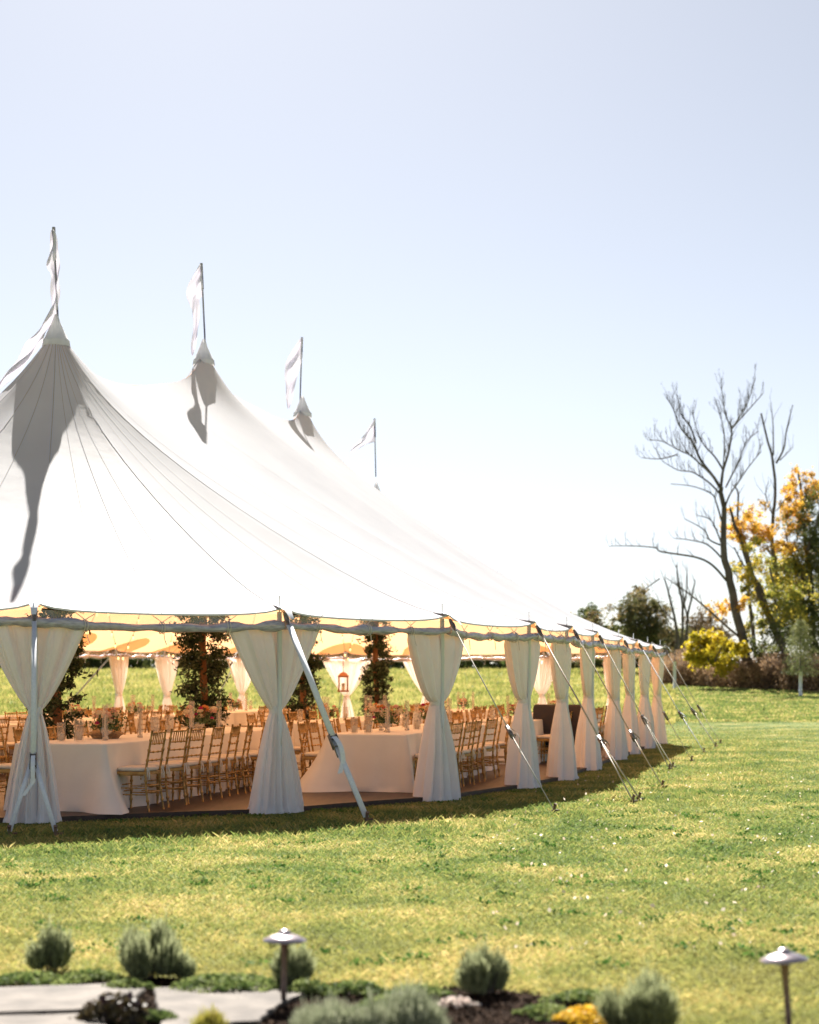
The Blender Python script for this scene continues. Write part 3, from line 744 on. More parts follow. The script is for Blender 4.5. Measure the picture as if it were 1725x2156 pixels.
def centrepiece():
    e = empty('flower_centrepiece', (0, 0, 0)); r0 = random.Random(11)
    MB().lathe([(.04, 0), (.05, .004), (.02, .03), (.02, .05), (.07, .08), (.085, .12), (.08, .15)], 16).build('vase', m_glassy, e)
    for q, (m, cnt, rad) in enumerate(zip(m_pet, (5, 5, 3, 3), (.055, .06, .04, .035))):
        for k in range(cnt):
            V = []
            th = r0.uniform(0, 6.28); d = r0.uniform(.04, .22); z = .2+r0.uniform(0, .2)*(1-d*1.5); V += bloom((math.cos(th)*d, math.sin(th)*d, z), rad*r0.uniform(.8, 1.2))
            np_mesh('bloom', np.array([[tuple(p) for p in f] for f in V]), 4, m, e)
    P = []
    for k in range(34):
        th = r0.uniform(0, 6.28); L = r0.uniform(.15, .34); zz = r0.uniform(-.02, .28)
        t = rng.uniform(.2, 1, 16)[:, None]; P.append(np.array([[0, 0, .14]])+t*np.array([[math.cos(th)*L, math.sin(th)*L, zz]])+rng.normal(0, .015, (16, 3)))
    np_mesh('greenery', leaves(np.concatenate(P), .05, .45), 4, m_fol, e)
    return e
m_glassy = M('silvered vase', (.45, .42, .38), (.6, .55, .5), 10, .2, metal=.7, obj_space=True)
cp = centrepiece(); remember(cp)
def hurricane():
    e = empty('hurricane_candle', (0, 0, 0))
    MB().lathe([(.001, .004), (.052, .004), (.055, .01), (.055, .24), (.052, .24), (.052, .014), (.001, .012)], 14).build('glass_cylinder', m_glass, e)
    MB().lathe([(.001, .013), (.034, .013), (.034, .11), (.001, .112)], 12).build('candle', m_wax, e); return e
hu = hurricane(); remember(hu)
def taper():
    e = empty('taper_candle', (0, 0, 0))
    MB().lathe([(.001, .003), (.035, .003), (.035, .02), (.02, .03), (.014, .05)], 12).build('holder', m_glassy, e)
    MB().lathe([(.011, .04), (.010, .30), (.003, .315)], 8).build('candle', m_wax, e)
    MB().lathe([(.036, .01), (.036, .42), (.033, .42), (.033, .012)], 12).build('glass_sleeve', m_glass, e); return e
ta = taper(); remember(ta)
used = {}
def put(src, x, y, label, cat, group, z=TZ, sc_=1.0):
    if src.name not in used: used[src.name] = 1; o = src
    else: o = copy_tree(src)
    o.location = (x, y, z); o.rotation_euler = (0, 0, rr.uniform(0, 6.28)); o.scale = (sc_,)*3; tag(o, label, cat, group)
kindtag = {}
for key in 'ABCDEGHJ':
    s0, w0, L, wd = T[key]; n = max(1, int(L/3.0))
    for k in range(n):
        s = s0+(1.5 if key != 'B' else 1.2)+k*3.0
        if s > s0+L-.3: break
        p = W(s, w0+rr.uniform(-.08, .08)); put(cp, p.x, p.y, 'blush bouquet on the %s, %s from its near end' % (TN[key], ORD[k]), 'flowers', 'flower centrepieces on the tables', sc_=1.0 if key in 'AB' else .75)
        for q, (ds, dw) in enumerate(((-.45, .12), (.38, -.2), (.6, .15))):
            p = W(s+ds, w0+dw); put(ta, p.x, p.y, 'ivory taper %s %s bouquet, %s' % (('before the', 'left behind the', 'right behind the')[q], ORD[k], TN[key]), 'candle', 'taper candles on the tables', sc_=1.1)
        for q, (ds, dw) in enumerate(((-.95, -.25), (-.8, -.08), (.95, .22))):
            if q == 0 or (key in 'AB' and q == 1) or (key in 'AB' and k == 0):
                p = W(s+ds, w0+dw); put(hu, p.x, p.y, 'candle cylinder %s %s bouquet, %s' % (('left before the', 'inner before the', 'beyond the')[q], ORD[k], TN[key]), 'candle', 'pillar candles in glass cylinders', sc_=1.15 if q else 1.0)
# folded napkin pile on the near table
p = at(222, 1541, 22.0)
nb = MB(); c0 = Vector((p.x, p.y, TZ)); rows = []
for z, rx in ((.002, .17), (.03, .19), (.045, .21), (.06, .25), (.075, .24), (.095, .18), (.11, .08), (.112, .01)):
    rows.append([c0+Vector((math.cos(t)*rx*(1+.04*math.sin(5*t)), math.sin(t)*rx*.7, z)) for t in [2*math.pi*k/24 for k in range(24)]])
nb.quadgrid(rows, True).build('bread_basket', M('tan basket', (.42, .27, .13), (.22, .12, .06), 30, .8), None, tuple(c0), label='low tan oval basket on the nearest left table', cat='basket')

# lantern hanging before the far curtain
p = at(723, 1440, 50.5)
le = empty('hanging_lantern', p, label='brown framed lantern hanging before a backlit far curtain', cat='lantern'); O = tuple(p)
m_cop = M('copper frame', (.30, .11, .04), rough=.4, metal=.5)
f = MB()
for sx in (-1, 1):
    for sy in (-1, 1): f.box(p+Vector((sx*.13, sy*.13, 0)), (.035, .035, .42))
f.box(p+Vector((0, 0, -.22)), (.34, .34, .05)); f.box(p+Vector((0, 0, .22)), (.32, .32, .05)); f.lathe([(.17, .245), (.09, .33), (.03, .36)], 8, p); f.tube([p+Vector((0, 0, .36)), p+Vector((0, 0, .95))], .012, 5)
f.build('frame', m_cop, le, O, smooth=False)
MB().tube([p+Vector((0, 0, -.19)), p+Vector((0, 0, .02))], .05, 10).build('candle', m_wax, le, O)

# velvet settee
cx, cy = 3.0, 32.9
se = empty('velvet_settee', (cx, cy, FZ), R(-22), label='dark velvet settee seen from behind between two curtains', cat='settee')
def rbox(c, d, r=.03, bow=0.0):
    mb = MB(); rows = []
    x, y, z = d[0]/2, d[1]/2, d[2]/2
    for zz, ins in ((-z, r), (-z+r*.4, r*.3), (-z+r, 0), (0, -bow), (z-r, 0), (z-r*.4, r*.3), (z, r)):
        row = []
        for k in range(32):
            t = 2*math.pi*k/32; ca, sa = math.cos(t), math.sin(t)
            row.append((c[0]+math.copysign(abs(ca)**.18, ca)*(x-ins), c[1]+math.copysign(abs(sa)**.18, sa)*(y-ins), c[2]+zz))
        rows.append(row)
    mb.quadgrid(rows, True); n = len(mb.v); mb.f.append(tuple(range(31, -1, -1))); mb.f.append(tuple(range(n-32, n))); return mb
rbox((0, -.22, .66), (.98, .15, .92), .05, .015).build('backrest', m_velvet, se)
rbox((0, .12, .35), (.92, .60, .22), .04).build('seat', m_velvet, se)
for sx in (-1, 1):
    rbox((sx*.47, .12, .50), (.12, .66, .5), .05).build('armrest', m_velvet, se)
    for sy in (-.25, .38): MB().tube([(sx*.42, sy, 0), (sx*.42, sy, .26)], [.022, .04], 8).build('leg', m_black, se)

# ------------------------------------------------------------------ path lights
def pathlight(px, pybase, ptop, label):
    b = gnd(px[1], pybase); Y = b.y; H = EYE-(ptop-HY)*Y/F; dx = (px[0]-px[1])*Y/F
    e = empty('path_light', b, label=label, cat='path light', group='path lights at the flower bed'); e.rotation_euler = (0, math.atan2(dx, H), 0)
    MB().tube([(0, 0, -.05), (0, 0, H-.14), (0, 0, H-.075), (0, 0, H-.06)], [.0145, .0155, .022, .032], 12).build('post', m_bronze, e)
    MB().lathe([(.03, H-.062), (.108, H-.052), (.113, H-.050), (.113, H-.046), (.07, H-.026), (.034, H-.014), (.030, H-.012)], 32).build('hat', m_copper, e)
    MB().lathe([(.032, H-.014), (.031, H-.004), (.022, H+.004), (.001, H+.008)], 20).build('cap', m_copper, e)
pathlight((600, 597), 2118, 1960, 'bronze mushroom path light in front of the sage bush, left of centre')
pathlight((1650, 1663), 2178, 1999, 'bronze mushroom path light at the bottom right corner')

# ------------------------------------------------------------------ bed, stones, foreground plants
BED = [(-260, 2078), (60, 2080), (180, 2068), (330, 2060), (480, 2074), (620, 2072), (760, 2092), (900, 2086), (1010, 2080), (1100, 2092), (1190, 2104), (1280, 2122), (1330, 2160), (1345, 2260), (1200, 2400), (-300, 2400)]
BP = [gnd(x, y) for x, y in BED]
bed = MB(); dense = []
for i in range(len(BP)):
    a, b = BP[i], BP[(i+1) % len(BP)]
    for k in range(6):
        p = a.lerp(b, k/6); dense.append(Vector((p.x+.03*noise.noise(p*6), p.y+.03*noise.noise(p*6+Vector((9, 0, 0))), 0)))
cc = sum(dense, Vector())/len(dense)
bed.quadgrid([[p+Vector((0, 0, -.01)) for p in dense], [p.lerp(cc, .04)+Vector((0, 0, .012)) for p in dense]]+[[p.lerp(cc, f)+Vector((0, 0, .012+.008*noise.noise(p.lerp(cc, f)*9))) for p in dense] for f in (.15, .3, .45, .6, .75, .9, .99)], True)
bed.build('mulch_bed', m_mulch, kind='structure')
def slab(name, px, label, h=.036):
    c = [gnd(x, y) for x, y in px]; D = []
    for i in range(len(c)):
        a, b = c[i], c[(i+1) % len(c)]
        for k in range(5):
            p = a.lerp(b, k/5); D.append(p+Vector((.015*noise.noise(p*11), .015*noise.noise(p*11+Vector((5, 5, 0))), 0)))
    m = sum(D, Vector())/len(D)
    mb = MB(); rows = [[p for p in D], [p+Vector((0, 0, h-.012)) for p in D], [p.lerp(m, .02)+Vector((0, 0, h)) for p in D], [p.lerp(m, .5)+Vector((0, 0, h+.004*noise.noise(p*5))) for p in D]]
    mb.quadgrid(rows, True); n = len(mb.v); mb.f.append(tuple(range(n-len(D), n)))
    mb.build(name, m_stone, None, (m.x, m.y, 0), smooth=False, label=label, cat='flagstone', group='flagstones in the bed')
slab('flagstone', [(-60, 2094), (60, 2090), (190, 2086), (270, 2082), (305, 2094), (270, 2130), (150, 2142), (-60, 2148)], 'beige flagstone at the left edge behind its neighbour, before the round bushes')
slab('flagstone', [(-60, 2154), (120, 2150), (215, 2146), (230, 2190), (100, 2230), (-60, 2230)], 'beige flagstone in the bottom left corner of the photo')
slab('flagstone', [(322, 2094), (400, 2088), (520, 2092), (640, 2090), (655, 2100), (590, 2128), (545, 2165), (470, 2170), (340, 2190), (330, 2130)], 'pale flagstone between the dark-leaved plant and the path light')

m_sage = M('sage stems', (.13, .15, .07), (.42, .45, .25), 25, .8, transl=.45, rand=True)
m_sagel = M('pale sage stems', (.24, .27, .17), (.44, .46, .32), 25, .8, transl=.25, rand=True)
def brushbush(px, pyb, wpx, hpx, label, n=3400, mat=None, cat='bush', name='lavender_bush', curl=1.0, group=None, zoff=0.0):
    b = gnd(px, pyb, 0.02); Y = b.y; rad = wpx/2*Y/F; H = hpx*Y/F; n = int(n*1.25)
    K = 11; ct = rng.uniform(0, 2*np.pi, K); cr_ = np.sqrt(rng.uniform(0, 1, K)); ch = H*rng.uniform(.72, 1.06, K)*(1-.18*cr_**3)
    idc = rng.integers(0, K, n); th = rng.uniform(0, 2*np.pi, n); sp = rad*.36*np.sqrt(rng.uniform(0, 1, n))
    hx = np.cos(ct[idc])*cr_[idc]*rad*.72; hy = np.sin(ct[idc])*cr_[idc]*rad*.72
    bx = np.stack([b.x+hx*.8+np.cos(th)*sp*.6, b.y+hy*.8+np.sin(th)*sp*.6, np.full(n, 0.01)], 1)
    hh = ch[idc]*(1-.35*(sp/(rad*.36))**2)*rng.uniform(.45, 1.12, n)
    tip = np.stack([b.x+hx+np.cos(th)*sp*1.1+rng.normal(0, .012, n), b.y+hy+np.sin(th)*sp*1.1+rng.normal(0, .012, n), hh*np.where(rng.uniform(0, 1, n) > .93, 1.25, 1)+.02], 1)
    st = rng.uniform(.1, .75, n)[:, None]; lo = bx*(1-st)+tip*st; lo[:, 2] += .01
    wv = rng.normal(0, 1, (n, 3))*np.array([1, 1, .1]); wv /= np.linalg.norm(wv, axis=1)[:, None]; w_ = .0026*rng.uniform(.7, 1.4, n)[:, None]
    V = np.stack([lo-wv*w_, lo+wv*w_, tip+wv*w_*.6, tip-wv*w_*.6], 1)
    # small side leaves along the stems
    m_ = int(n*.8); idx = rng.integers(0, n, m_); f = rng.uniform(.0, 1, m_)[:, None]; c = lo[idx]*(1-f)+tip[idx]*f+rng.normal(0, .006, (m_, 3))
    Lf = leaves(c, .018, .2, up=2.2)
    e = empty(name, b, label=label, cat=cat, group=group)
    np_mesh('foliage', np.concatenate([V, Lf]), 4, mat or m_sage, e, tuple(b))
    sb = MB(); r0 = random.Random(int(px))
    for k in range(14):
        t = r0.uniform(0, 6.28); d = r0.uniform(.2, .9)*rad
        sb.tube([(b.x+math.cos(t)*d*.3, b.y+math.sin(t)*d*.3, 0), (b.x+math.cos(t)*d*.8, b.y+math.sin(t)*d*.8, H*.55)], [.004, .002], 4)
    sb.build('stem', m_barkg, e, tuple(b))
NB = 1.25
GB = 'sage bushes along the flower bed'
brushbush(105, 2042, 104, 88, 'small round grey-green bush at the far left of the flower bed', 3000, group=GB)
brushbush(315, 2058, 146, 118, 'biggest round grey-green bush, left of the first path light', 5200, group=GB)
brushbush(388, 2062, 50, 56, 'smallest grey-green bush leaning on the biggest one', 900, group=GB)
brushbush(607, 2074, 118, 98, 'grey-green bush right behind the left path light', 3800, group=GB)
brushbush(1022, 2092, 116, 100, 'grey-green bush in dark mulch right of centre', 3800, group=GB)
brushbush(1350, 2170, 172, 125, 'airy grey-green bush at the bottom right by the yellow flowers', 4200, group=GB)
brushbush(690, 2195, 170, 90, 'pale sage plant at the bottom edge below the left path light', 3600, m_sagel, group=GB)
brushbush(850, 2200, 210, 112, 'broad pale silvery sage plant at the bottom centre', 5200, m_sagel, group=GB)
brushbush(437, 2180, 80, 62, 'tuft of yellow-green ornamental grass on the pale flagstone', 700, M('yellow grass', (.30, .30, .05), (.42, .36, .08), 20, .7, transl=.4, rand=True), 'grass tuft', 'grass_tuft')
# dark-leaved plant
def leafplant(name, px, py, wpx, H, n, size, mat, label, cat, ratio=.8, group=None, up=.3, flat=.6):
    b = gnd(px, py, .02); Y = b.y; rad = wpx/2*Y/F
    th = rng.uniform(0, 2*np.pi, n); u_ = np.sqrt(rng.uniform(0, 1, n))*(1+.25*np.sin(th*3+px))
    z = H*np.clip(1-(u_)**2*.8, .1, 1)*rng.uniform(.35, 1.05, n)
    c = np.stack([b.x+np.cos(th)*u_*rad, b.y+np.sin(th)*u_*rad*flat, z+.015], 1)
    e = empty(name, b, label=label, cat=cat, group=group)
    np_mesh('foliage', leaves(c, size, ratio, up=up), 4, mat, e, tuple(b)); sb = MB(); r0 = random.Random(px)
    for k in range(8):
        t = r0.uniform(0, 6.28); sb.tube([(b.x, b.y, 0), (b.x+math.cos(t)*rad*.6, b.y+math.sin(t)*rad*.6*flat, H*.5)], [.005, .003], 4)
    sb.build('stem', m_barkg, e, tuple(b)); return e
m_heu = M('dark purple leaf', (.03, .016, .02), (.15, .12, .05), 18, .4, rand=True, spec=.5, transl=.2)
leafplant('coral_bells', 243, 2150, 158, .14, 520, .042, m_heu, 'low dark purple-leaved plant between two flagstones', 'plant')
m_gc = M('ground cover leaf', (.08, .13, .035), (.27, .32, .11), 10, .75, spec=.2, transl=.35, rand=True)
GC = 'clumps of low green ground cover in the bed'
for px, py, wp, H, n, lb in ((650, 2092, 90, .07, 500, 'small green clump at the foot of the left path light'), (820, 2130, 150, .07, 800, 'green clump behind the broad silvery sage plant'), (1230, 2105, 130, .05, 600, 'low green fringe above the yellow flowers'), (270, 2082, 100, .05, 500, 'low green fringe between the far left stone and the biggest bush'), (60, 2068, 150, .05, 900, 'low bright green clump at the far left of the bed, below the small bush'), (190, 2062, 120, .05, 700, 'low green clump between the two leftmost bushes'),
     (480, 2082, 230, .07, 1700, 'wide bright green clump between the biggest bush and the left path light'), (745, 2090, 120, .06, 600, 'low green clump right of the left path light'),
     (880, 2096, 120, .05, 600, 'low green clump left of the bush in dark mulch'), (1150, 2136, 110, .05, 500, 'small green clump beside the yellow flowers'), (330, 2150, 90, .05, 400, 'small bright clump at the bottom below the dark-leaved plant')):
    leafplant('ground_cover', px, py, wp*1.15, H*1.15, int(n*.95), .034, m_gc, lb, 'plant', .5, GC, flat=.7)
m_yel = M('yellow flowers', (.65, .42, .03), (.8, .6, .08), 20, .6, transl=.3, rand=True)
leafplant('yellow_flowers', 1238, 2148, 150, .07, 1500, .022, m_yel, 'mat of bright yellow flowers at the bottom right of the bed', 'flowers', .8, flat=.8)
m_pf = M('pale flowers', (.62, .50, .46), (.75, .68, .6), 20, .6, transl=.3, rand=True)
leafplant('pale_flowers', 962, 2116, 84, .05, 150, .024, m_pf, 'small clump of pale pink blooms left of the mulch patch', 'flowers', .7)

# bark chips over the bed, so the mulch is not a smooth sheet
n = 16000; bxs = rng.uniform(-3.2, 1.6, n); bys = rng.uniform(6.8, 9.6, n)
ok_poly = [(p.x, p.y) for p in dense]
# ------------------------------------------------------------------ grass
def inpoly(x, y, poly):
    r = np.zeros(len(x), bool); n = len(poly)
    for i in range(n):
        x1, y1 = poly[i][0], poly[i][1]; x2, y2 = poly[(i+1) % n][0], poly[(i+1) % n][1]
        c = ((y1 > y) != (y2 > y)) & (x < (x2-x1)*(y-y1)/(y2-y1+1e-12)+x1); r ^= c
    return r
ok = inpoly(bxs, bys, ok_poly); c = np.stack([bxs, bys, rng.uniform(.012, .026, n)], 1)[ok]
np_mesh('bark_chips', leaves(c, .028, .5), 4, M('bark chip', (.012, .008, .006), (.09, .055, .035), 30, .95, spec=.05, rand=True), label='dark bark chips strewn over the flower bed', cat='mulch', kind='stuff')
fpoly = [(p.x, p.y) for p in b1]; bpoly = [(p.x, p.y) for p in dense]
def field(n, y0, y1, pw, hmin, hmax, wd, name, label, mat, xr=None, lean=.5, keep=None):
    # number of blades per metre of ground falls off with distance
    u_ = rng.uniform(0, 1, n*2); a = 1-pw
    Y = (y0**a+u_*(y1**a-y0**a))**(1/a)
    X = rng.uniform(-1, 1, n*2)
    if xr: X = xr[0]*Y+(X*.5+.5)*(xr[1]-xr[0])*Y
    else: X = X*(Y*.262+3.4)
    ok = ~inpoly(X, Y, fpoly) & ~inpoly(X, Y, bpoly)
    if keep is not None: ok &= keep(X, Y)
    X = X[ok][:n]; Y = Y[ok][:n]; m = len(X)
    Z = gz(np.minimum(Y, 140))
    pn = np.array([noise.noise(Vector((a_*.9, b_*.9, 0))) for a_, b_ in zip(X[::20], Y[::20])]); pn = np.repeat(pn, 20)[:m]
    h = rng.uniform(hmin, hmax, m)*(1+.35*pn)*np.where(rng.uniform(0, 1, m) > .98, 1.4, 1)
    wdt = wd*(Y/9)**.62*rng.uniform(.7, 1.3, m)
    th = rng.uniform(0, 2*np.pi, m); la = rng.uniform(0, 2*np.pi, m); ln = h*lean*rng.uniform(0, 1.6, m)
    dx = np.cos(th)*wdt*.5; dy = np.sin(th)*wdt*.5
    V = np.zeros((m, 4, 3))
    V[:, 0] = np.stack([X-dx, Y-dy, Z-.005], 1); V[:, 1] = np.stack([X+dx, Y+dy, Z-.005], 1)
    V[:, 2] = np.stack([X+dx*.7+np.cos(la)*ln*.35, Y+dy*.7+np.sin(la)*ln*.35, Z+h*.6], 1)
    V[:, 3] = np.stack([X+np.cos(la)*ln, Y+np.sin(la)*ln, Z+h], 1)
    np_mesh(name, V, 4, mat, label=label, cat='grass', kind='stuff')
field(860000, 7.0, 62, 0.75, .012, .034, .0038, 'grass', 'sunlit mown lawn with straw-coloured patches', m_blade, lean=1.25)
# unmown tufts where the mower stops short of the guy straps, and weeds here and there
fx = np.array([p[0] for p in fpoly]); fy = np.array([p[1] for p in fpoly])
def near_tent(X, Y):
    d = np.full(len(X), 1e9)
    for a_, b_ in zip(fx, fy): d = np.minimum(d, (X-a_)**2+(Y-b_)**2)
    d = np.sqrt(d); nz_ = np.array([noise.noise(Vector((a_*1.1, b_*1.1, 2))) for a_, b_ in zip(X, Y)])
    return (d > .9) & (d < 3.4+nz_*1.2) & (nz_ > -.25)
field(60000, 15, 48, 0.7, .03, .075, .0032, 'long_grass', 'longer unmown grass along the edge of the tent shade', m_blade, lean=.9, keep=near_tent)
m_weed = M('weed leaf', (.05, .12, .025), (.13, .22, .05), 8, .8, spec=.1, transl=.35, rand=True)
wc = []
for k in range(230):
    y_ = float(rng.uniform(9.6, 26)); x_ = float(rng.uniform(-.26, .27)*y_); wc.append(np.array([[x_, y_, .025]])+rng.normal(0, 1, (26, 3))*np.array([[.06, .05, .010]]))
wc = np.concatenate(wc); wc = wc[~inpoly(wc[:, 0], wc[:, 1], fpoly)]
np_mesh('clover_patches', leaves(wc, .035, .7), 4, m_weed, label='dark green clover and weeds dotted through the lawn', cat='weeds', kind='stuff')
m_mead = M('meadow grass', (.16, .19, .045), (.44, .37, .13), .35, .7, transl=.55, rand=True, c3=(.30, .29, .08))
field(90000, 58, 140, 0.9, .07, .24, .020, 'meadow_grass', 'taller unmown meadow grass rising behind the tent', m_mead, xr=(-.27, .16), lean=.35)
field(64000, 60, 104, 0.95, .03, .09, .02, 'grass', 'far lawn running up to the brown thicket at right', m_blade, xr=(.14, .36))
# fallen leaves on the lawn
n = 300; Y = rng.uniform(10, 30, n); X = Y*rng.uniform(.05, .27, n)
ok = ~inpoly(X, Y, fpoly); c = np.stack([X, Y, np.full(n, .05)], 1)[ok]
np_mesh('fallen_leaves', leaves(c, .038, .7), 4, M('pale dry leaf', (.45, .36, .26), (.62, .56, .48), 9, .6, transl=.5, rand=True), label='pale fallen leaves scattered over the right lawn', cat='leaves', kind='stuff')

# ------------------------------------------------------------------ trees
def c6(x, y): return (1245.8+x*.33345, 758.7+y*.33345)
def limb(mb, path, Y, r0, r1, rnd, dj=0.0, n=7):
    P = [at(*c6(*p), Y) for p in path]; base = rnd.uniform(-1, 1)*dj
    for i, p in enumerate(P): p.y += base*i/max(1, len(P)-1)
    # smooth + wobble
    Q = []
    for i in range(len(P)-1):
        for k in range(4):
            f = k/4; a = P[max(i-1, 0)]; b = P[i]; c = P[i+1]; d = P[min(i+2, len(P)-1)]
            q = 0.5*((2*b)+(c-a)*f+(2*a-5*b+4*c-d)*f*f+(3*b-a-3*c+d)*f**3)
            Q.append(q+Vector((noise.noise(q*.9), 0, noise.noise(q*.9+Vector((7, 3, 1)))))*.12*r0/.1*.5)
    Q.append(P[-1]); m = len(Q)
    Rr = [r0+(r1-r0)*i/(m-1) for i in range(m)]
    mb.tube(Q, Rr, n); return Q, Rr
def twigs(mb, Q, Rr, rnd, dens=1.0, L0=2.2, lvl=2, frm=.25, up=.5):
    m = len(Q)
    for i in range(int(m*frm), m):
        for _ in range(max(1, int(round(dens+rnd.uniform(-.5, .5))))):
            if rnd.random() > dens: continue
            d = (Q[min(i+1, m-1)]-Q[max(i-1, 0)]).normalized()
            s = Vector((rnd.uniform(-1, 1), rnd.uniform(-1, 1), rnd.uniform(-.3, 1))).normalized()
            dd = (d*.9+s*.8+Vector((0, 0, up*.4))).normalized(); L = L0*rnd.uniform(.4, 1.1)*(.5+.5*(1-i/m)+.2)
            p = Q[i]; pts = [p]
            for k in range(5):
                dd = (dd+Vector((rnd.uniform(-.25, .25), rnd.uniform(-.25, .25), rnd.uniform(-.08, .25)))).normalized(); p = p+dd*L/5; pts.append(p)
            r0 = min(Rr[i]*.55, .027)
            rs = [r0+(0.006-r0)*k/5 for k in range(6)]; mb.tube(pts, rs, 4 if lvl > 1 else 3, False)
            if lvl > 1: twigs(mb, pts, rs, rnd, .55, L*.55, lvl-1, .3, up)
BT = Y = 96
rnd = random.Random(5)
tz = at(*c6(985, 1870), Y); tb_ = (tz.x, tz.y, gzf(Y))
tree = empty('bare_tree', tb_, label='tall leafless leaning tree right of the tent, standing before the yellow foliage', cat='tree')
tk = MB(); trunkQ, trunkR = limb(tk, [(990, 1930), (980, 1860), (950, 1730), (900, 1560), (865, 1400), (845, 1250), (835, 1100), (828, 980), (820, 800)], Y, .30, .13, rnd, 0, 10)
tk.build('trunk', m_barkg, tree, tb_)
LM = [[(820, 810), (780, 740), (700, 620), (660, 520), (590, 420), (540, 290), (500, 210)], [(660, 520), (640, 400), (600, 300), (590, 170)],
 [(820, 800), (830, 690), (870, 560), (885, 430), (850, 330), (830, 150)], [(885, 430), (940, 320), (970, 170)], [(885, 430), (960, 340), (1040, 240)],
 [(830, 690), (790, 600), (740, 520), (700, 420), (680, 280)], [(830, 690), (830, 480), (790, 330)], [(850, 800), (880, 740), (940, 640), (1000, 500), (1080, 430)],
 [(840, 930), (860, 860), (900, 790), (960, 690), (1020, 610)], [(800, 770), (700, 680), (600, 610), (540, 595), (420, 540), (320, 540)], [(540, 595), (440, 620), (320, 610)],
 [(810, 840), (740, 760), (650, 700), (560, 680), (470, 620)], [(822, 1020), (780, 900), (750, 850), (640, 810), (480, 795)], [(830, 1170), (740, 1140), (690, 1080), (560, 1015)],
 [(828, 1170), (790, 1090), (740, 1010), (650, 985)], [(838, 1260), (740, 1160), (640, 1130), (540, 1115)], [(850, 1390), (760, 1300), (640, 1245), (430, 1215), (380, 1190), (200, 1185), (90, 1190)],
 [(930, 1745), (800, 1640), (650, 1520), (560, 1460), (430, 1380)], [(430, 1380), (380, 1420), (300, 1480)]]
for i, l in enumerate(LM):
    mb = MB(); Q, Rr = limb(mb, l, Y, .10 if i in (0, 2) else .085 if i in (16, 17) else .06 if len(l) > 3 else .045, .02, rnd, 3.0, 6)
    twigs(mb, Q, Rr, rnd, 1.2 if i < 12 else .7, 1.25 if i < 12 else 1.1, 3 if i < 12 else 2, .3, 1.5)
    mb.build('limb', m_barkg, tree, tb_)

def crown(blobs, per, size, mat, parent, O, name='crown', ratio=.6, jit=.5):
    C = []
    for (px, py, r, Yb) in blobs:
        p = at(px, py, Yb); rw = 1.28*r*Yb/F; n = int(per*(rw**2)*(2.0 if 'dark' in mat.name else 3.0))
        sub = max(7, int(rw*16)); cs = rng.normal(0, .55, (sub, 3))*rw
        idx = rng.integers(0, sub, n); c = cs[idx]+rng.normal(0, .20, (n, 3))*rw*(.6+.8*rng.uniform(0, 1, (n, 1)))
        C.append(c+np.array([[p.x, p.y, p.z]]))
    C = np.concatenate(C); C = C[C[:, 2] > gzf(C[:, 1].mean())-.2]
    return np_mesh(name, leaves(C, size, ratio), 4, mat, parent, O)
m_or = M('orange autumn leaf', (.30, .20, .03), (.84, .56, .10), 1.2, .6, transl=.5, rand=True, c3=(.68, .37, .05))
m_yg = M('yellow green leaf', (.17, .20, .04), (.66, .48, .07), .5, .6, transl=.5, rand=True, c3=(.38, .34, .05))
m_dg = M('dark green leaf', (.05, .075, .02), (.17, .18, .05), .5, .6, transl=.4, rand=True)
m_br = M('brown leaf', (.10, .075, .04), (.20, .13, .06), .5, .7, transl=.25, rand=True)
m_olv = M('olive leaf', (.10, .11, .05), (.26, .18, .08), .4, .7, transl=.4, rand=True, c3=(.17, .15, .06))
m_yb = M('golden leaf', (.30, .27, .02), (.66, .48, .03), .5, .6, transl=.45, rand=True, c3=(.5, .4, .03))
def tree_(name, label, Y, basepx, trunks, blobs, mats, cat='tree', size=.17, per=700, group=None, tw=False, r0=.18):
    tp = at(*c6(*basepx), Y) if basepx[0] < 9999 else None
    O = (tp.x, Y, gzf(Y)); e = empty(name, O, label=label, cat=cat, group=group); rd = random.Random(label)
    mb = MB()
    for t in trunks:
        t = list(t); rr_ = t.pop(0)
        Q, Rr = limb(mb, t, Y+rd.uniform(-1, 1), rr_, rr_*.35, rd, 1.5, 7)
        if tw: twigs(mb, Q, Rr, rd, .6, 1.6, 2, .35)
        else: twigs(mb, Q, Rr, rd, .35, 1.5, 1, .3)
    mb.build('trunk', m_barkg, e, O)
    for k, m in enumerate(mats):
        bl = [(*c6(b[0], b[1]), b[2]*.33345, Y+rd.uniform(-2.5, 2.5)) for b in blobs if b[3] == k]
        if bl: crown(bl, per, size, m, e, O)
    return e
tree_('autumn_tree', 'orange-leaved autumn tree with two dark leaning trunks right behind the bare tree', 98, (1230, 1880),
  [(.22, (1235, 1890), (1150, 1680), (1080, 1540), (1010, 1350), (970, 1200), (900, 1040), (870, 940)), (.14, (1040, 1870), (1010, 1650), (985, 1450), (975, 1250), (940, 1100)), (.10, (1010, 1350), (930, 1100), (930, 850), (900, 780)), (.1, (1150, 1680), (1060, 1420), (960, 1290), (900, 1180)), (.08, (1080, 1540), (980, 1420), (900, 1330))],
  [(900, 1030, 60, 0), (960, 1100, 50, 0), (1020, 960, 55, 0), (1050, 1050, 65, 0), (1100, 1110, 55, 0), (900, 1120, 40, 0), (1010, 1180, 50, 1), (960, 1340, 55, 1), (1000, 1400, 35, 1), (930, 1300, 30, 1), (985, 1470, 40, 1), (880, 1540, 30, 0), (800, 1580, 45, 0), (940, 1540, 40, 0), (1050, 1300, 60, 1), (1020, 1690, 40, 1), (1100, 1460, 70, 1), (850, 1530, 25, 0), (1080, 1640, 60, 1), (1060, 1820, 70, 2), (1150, 1800, 70, 2)],
  [m_or, m_yg, m_dg], per=420)
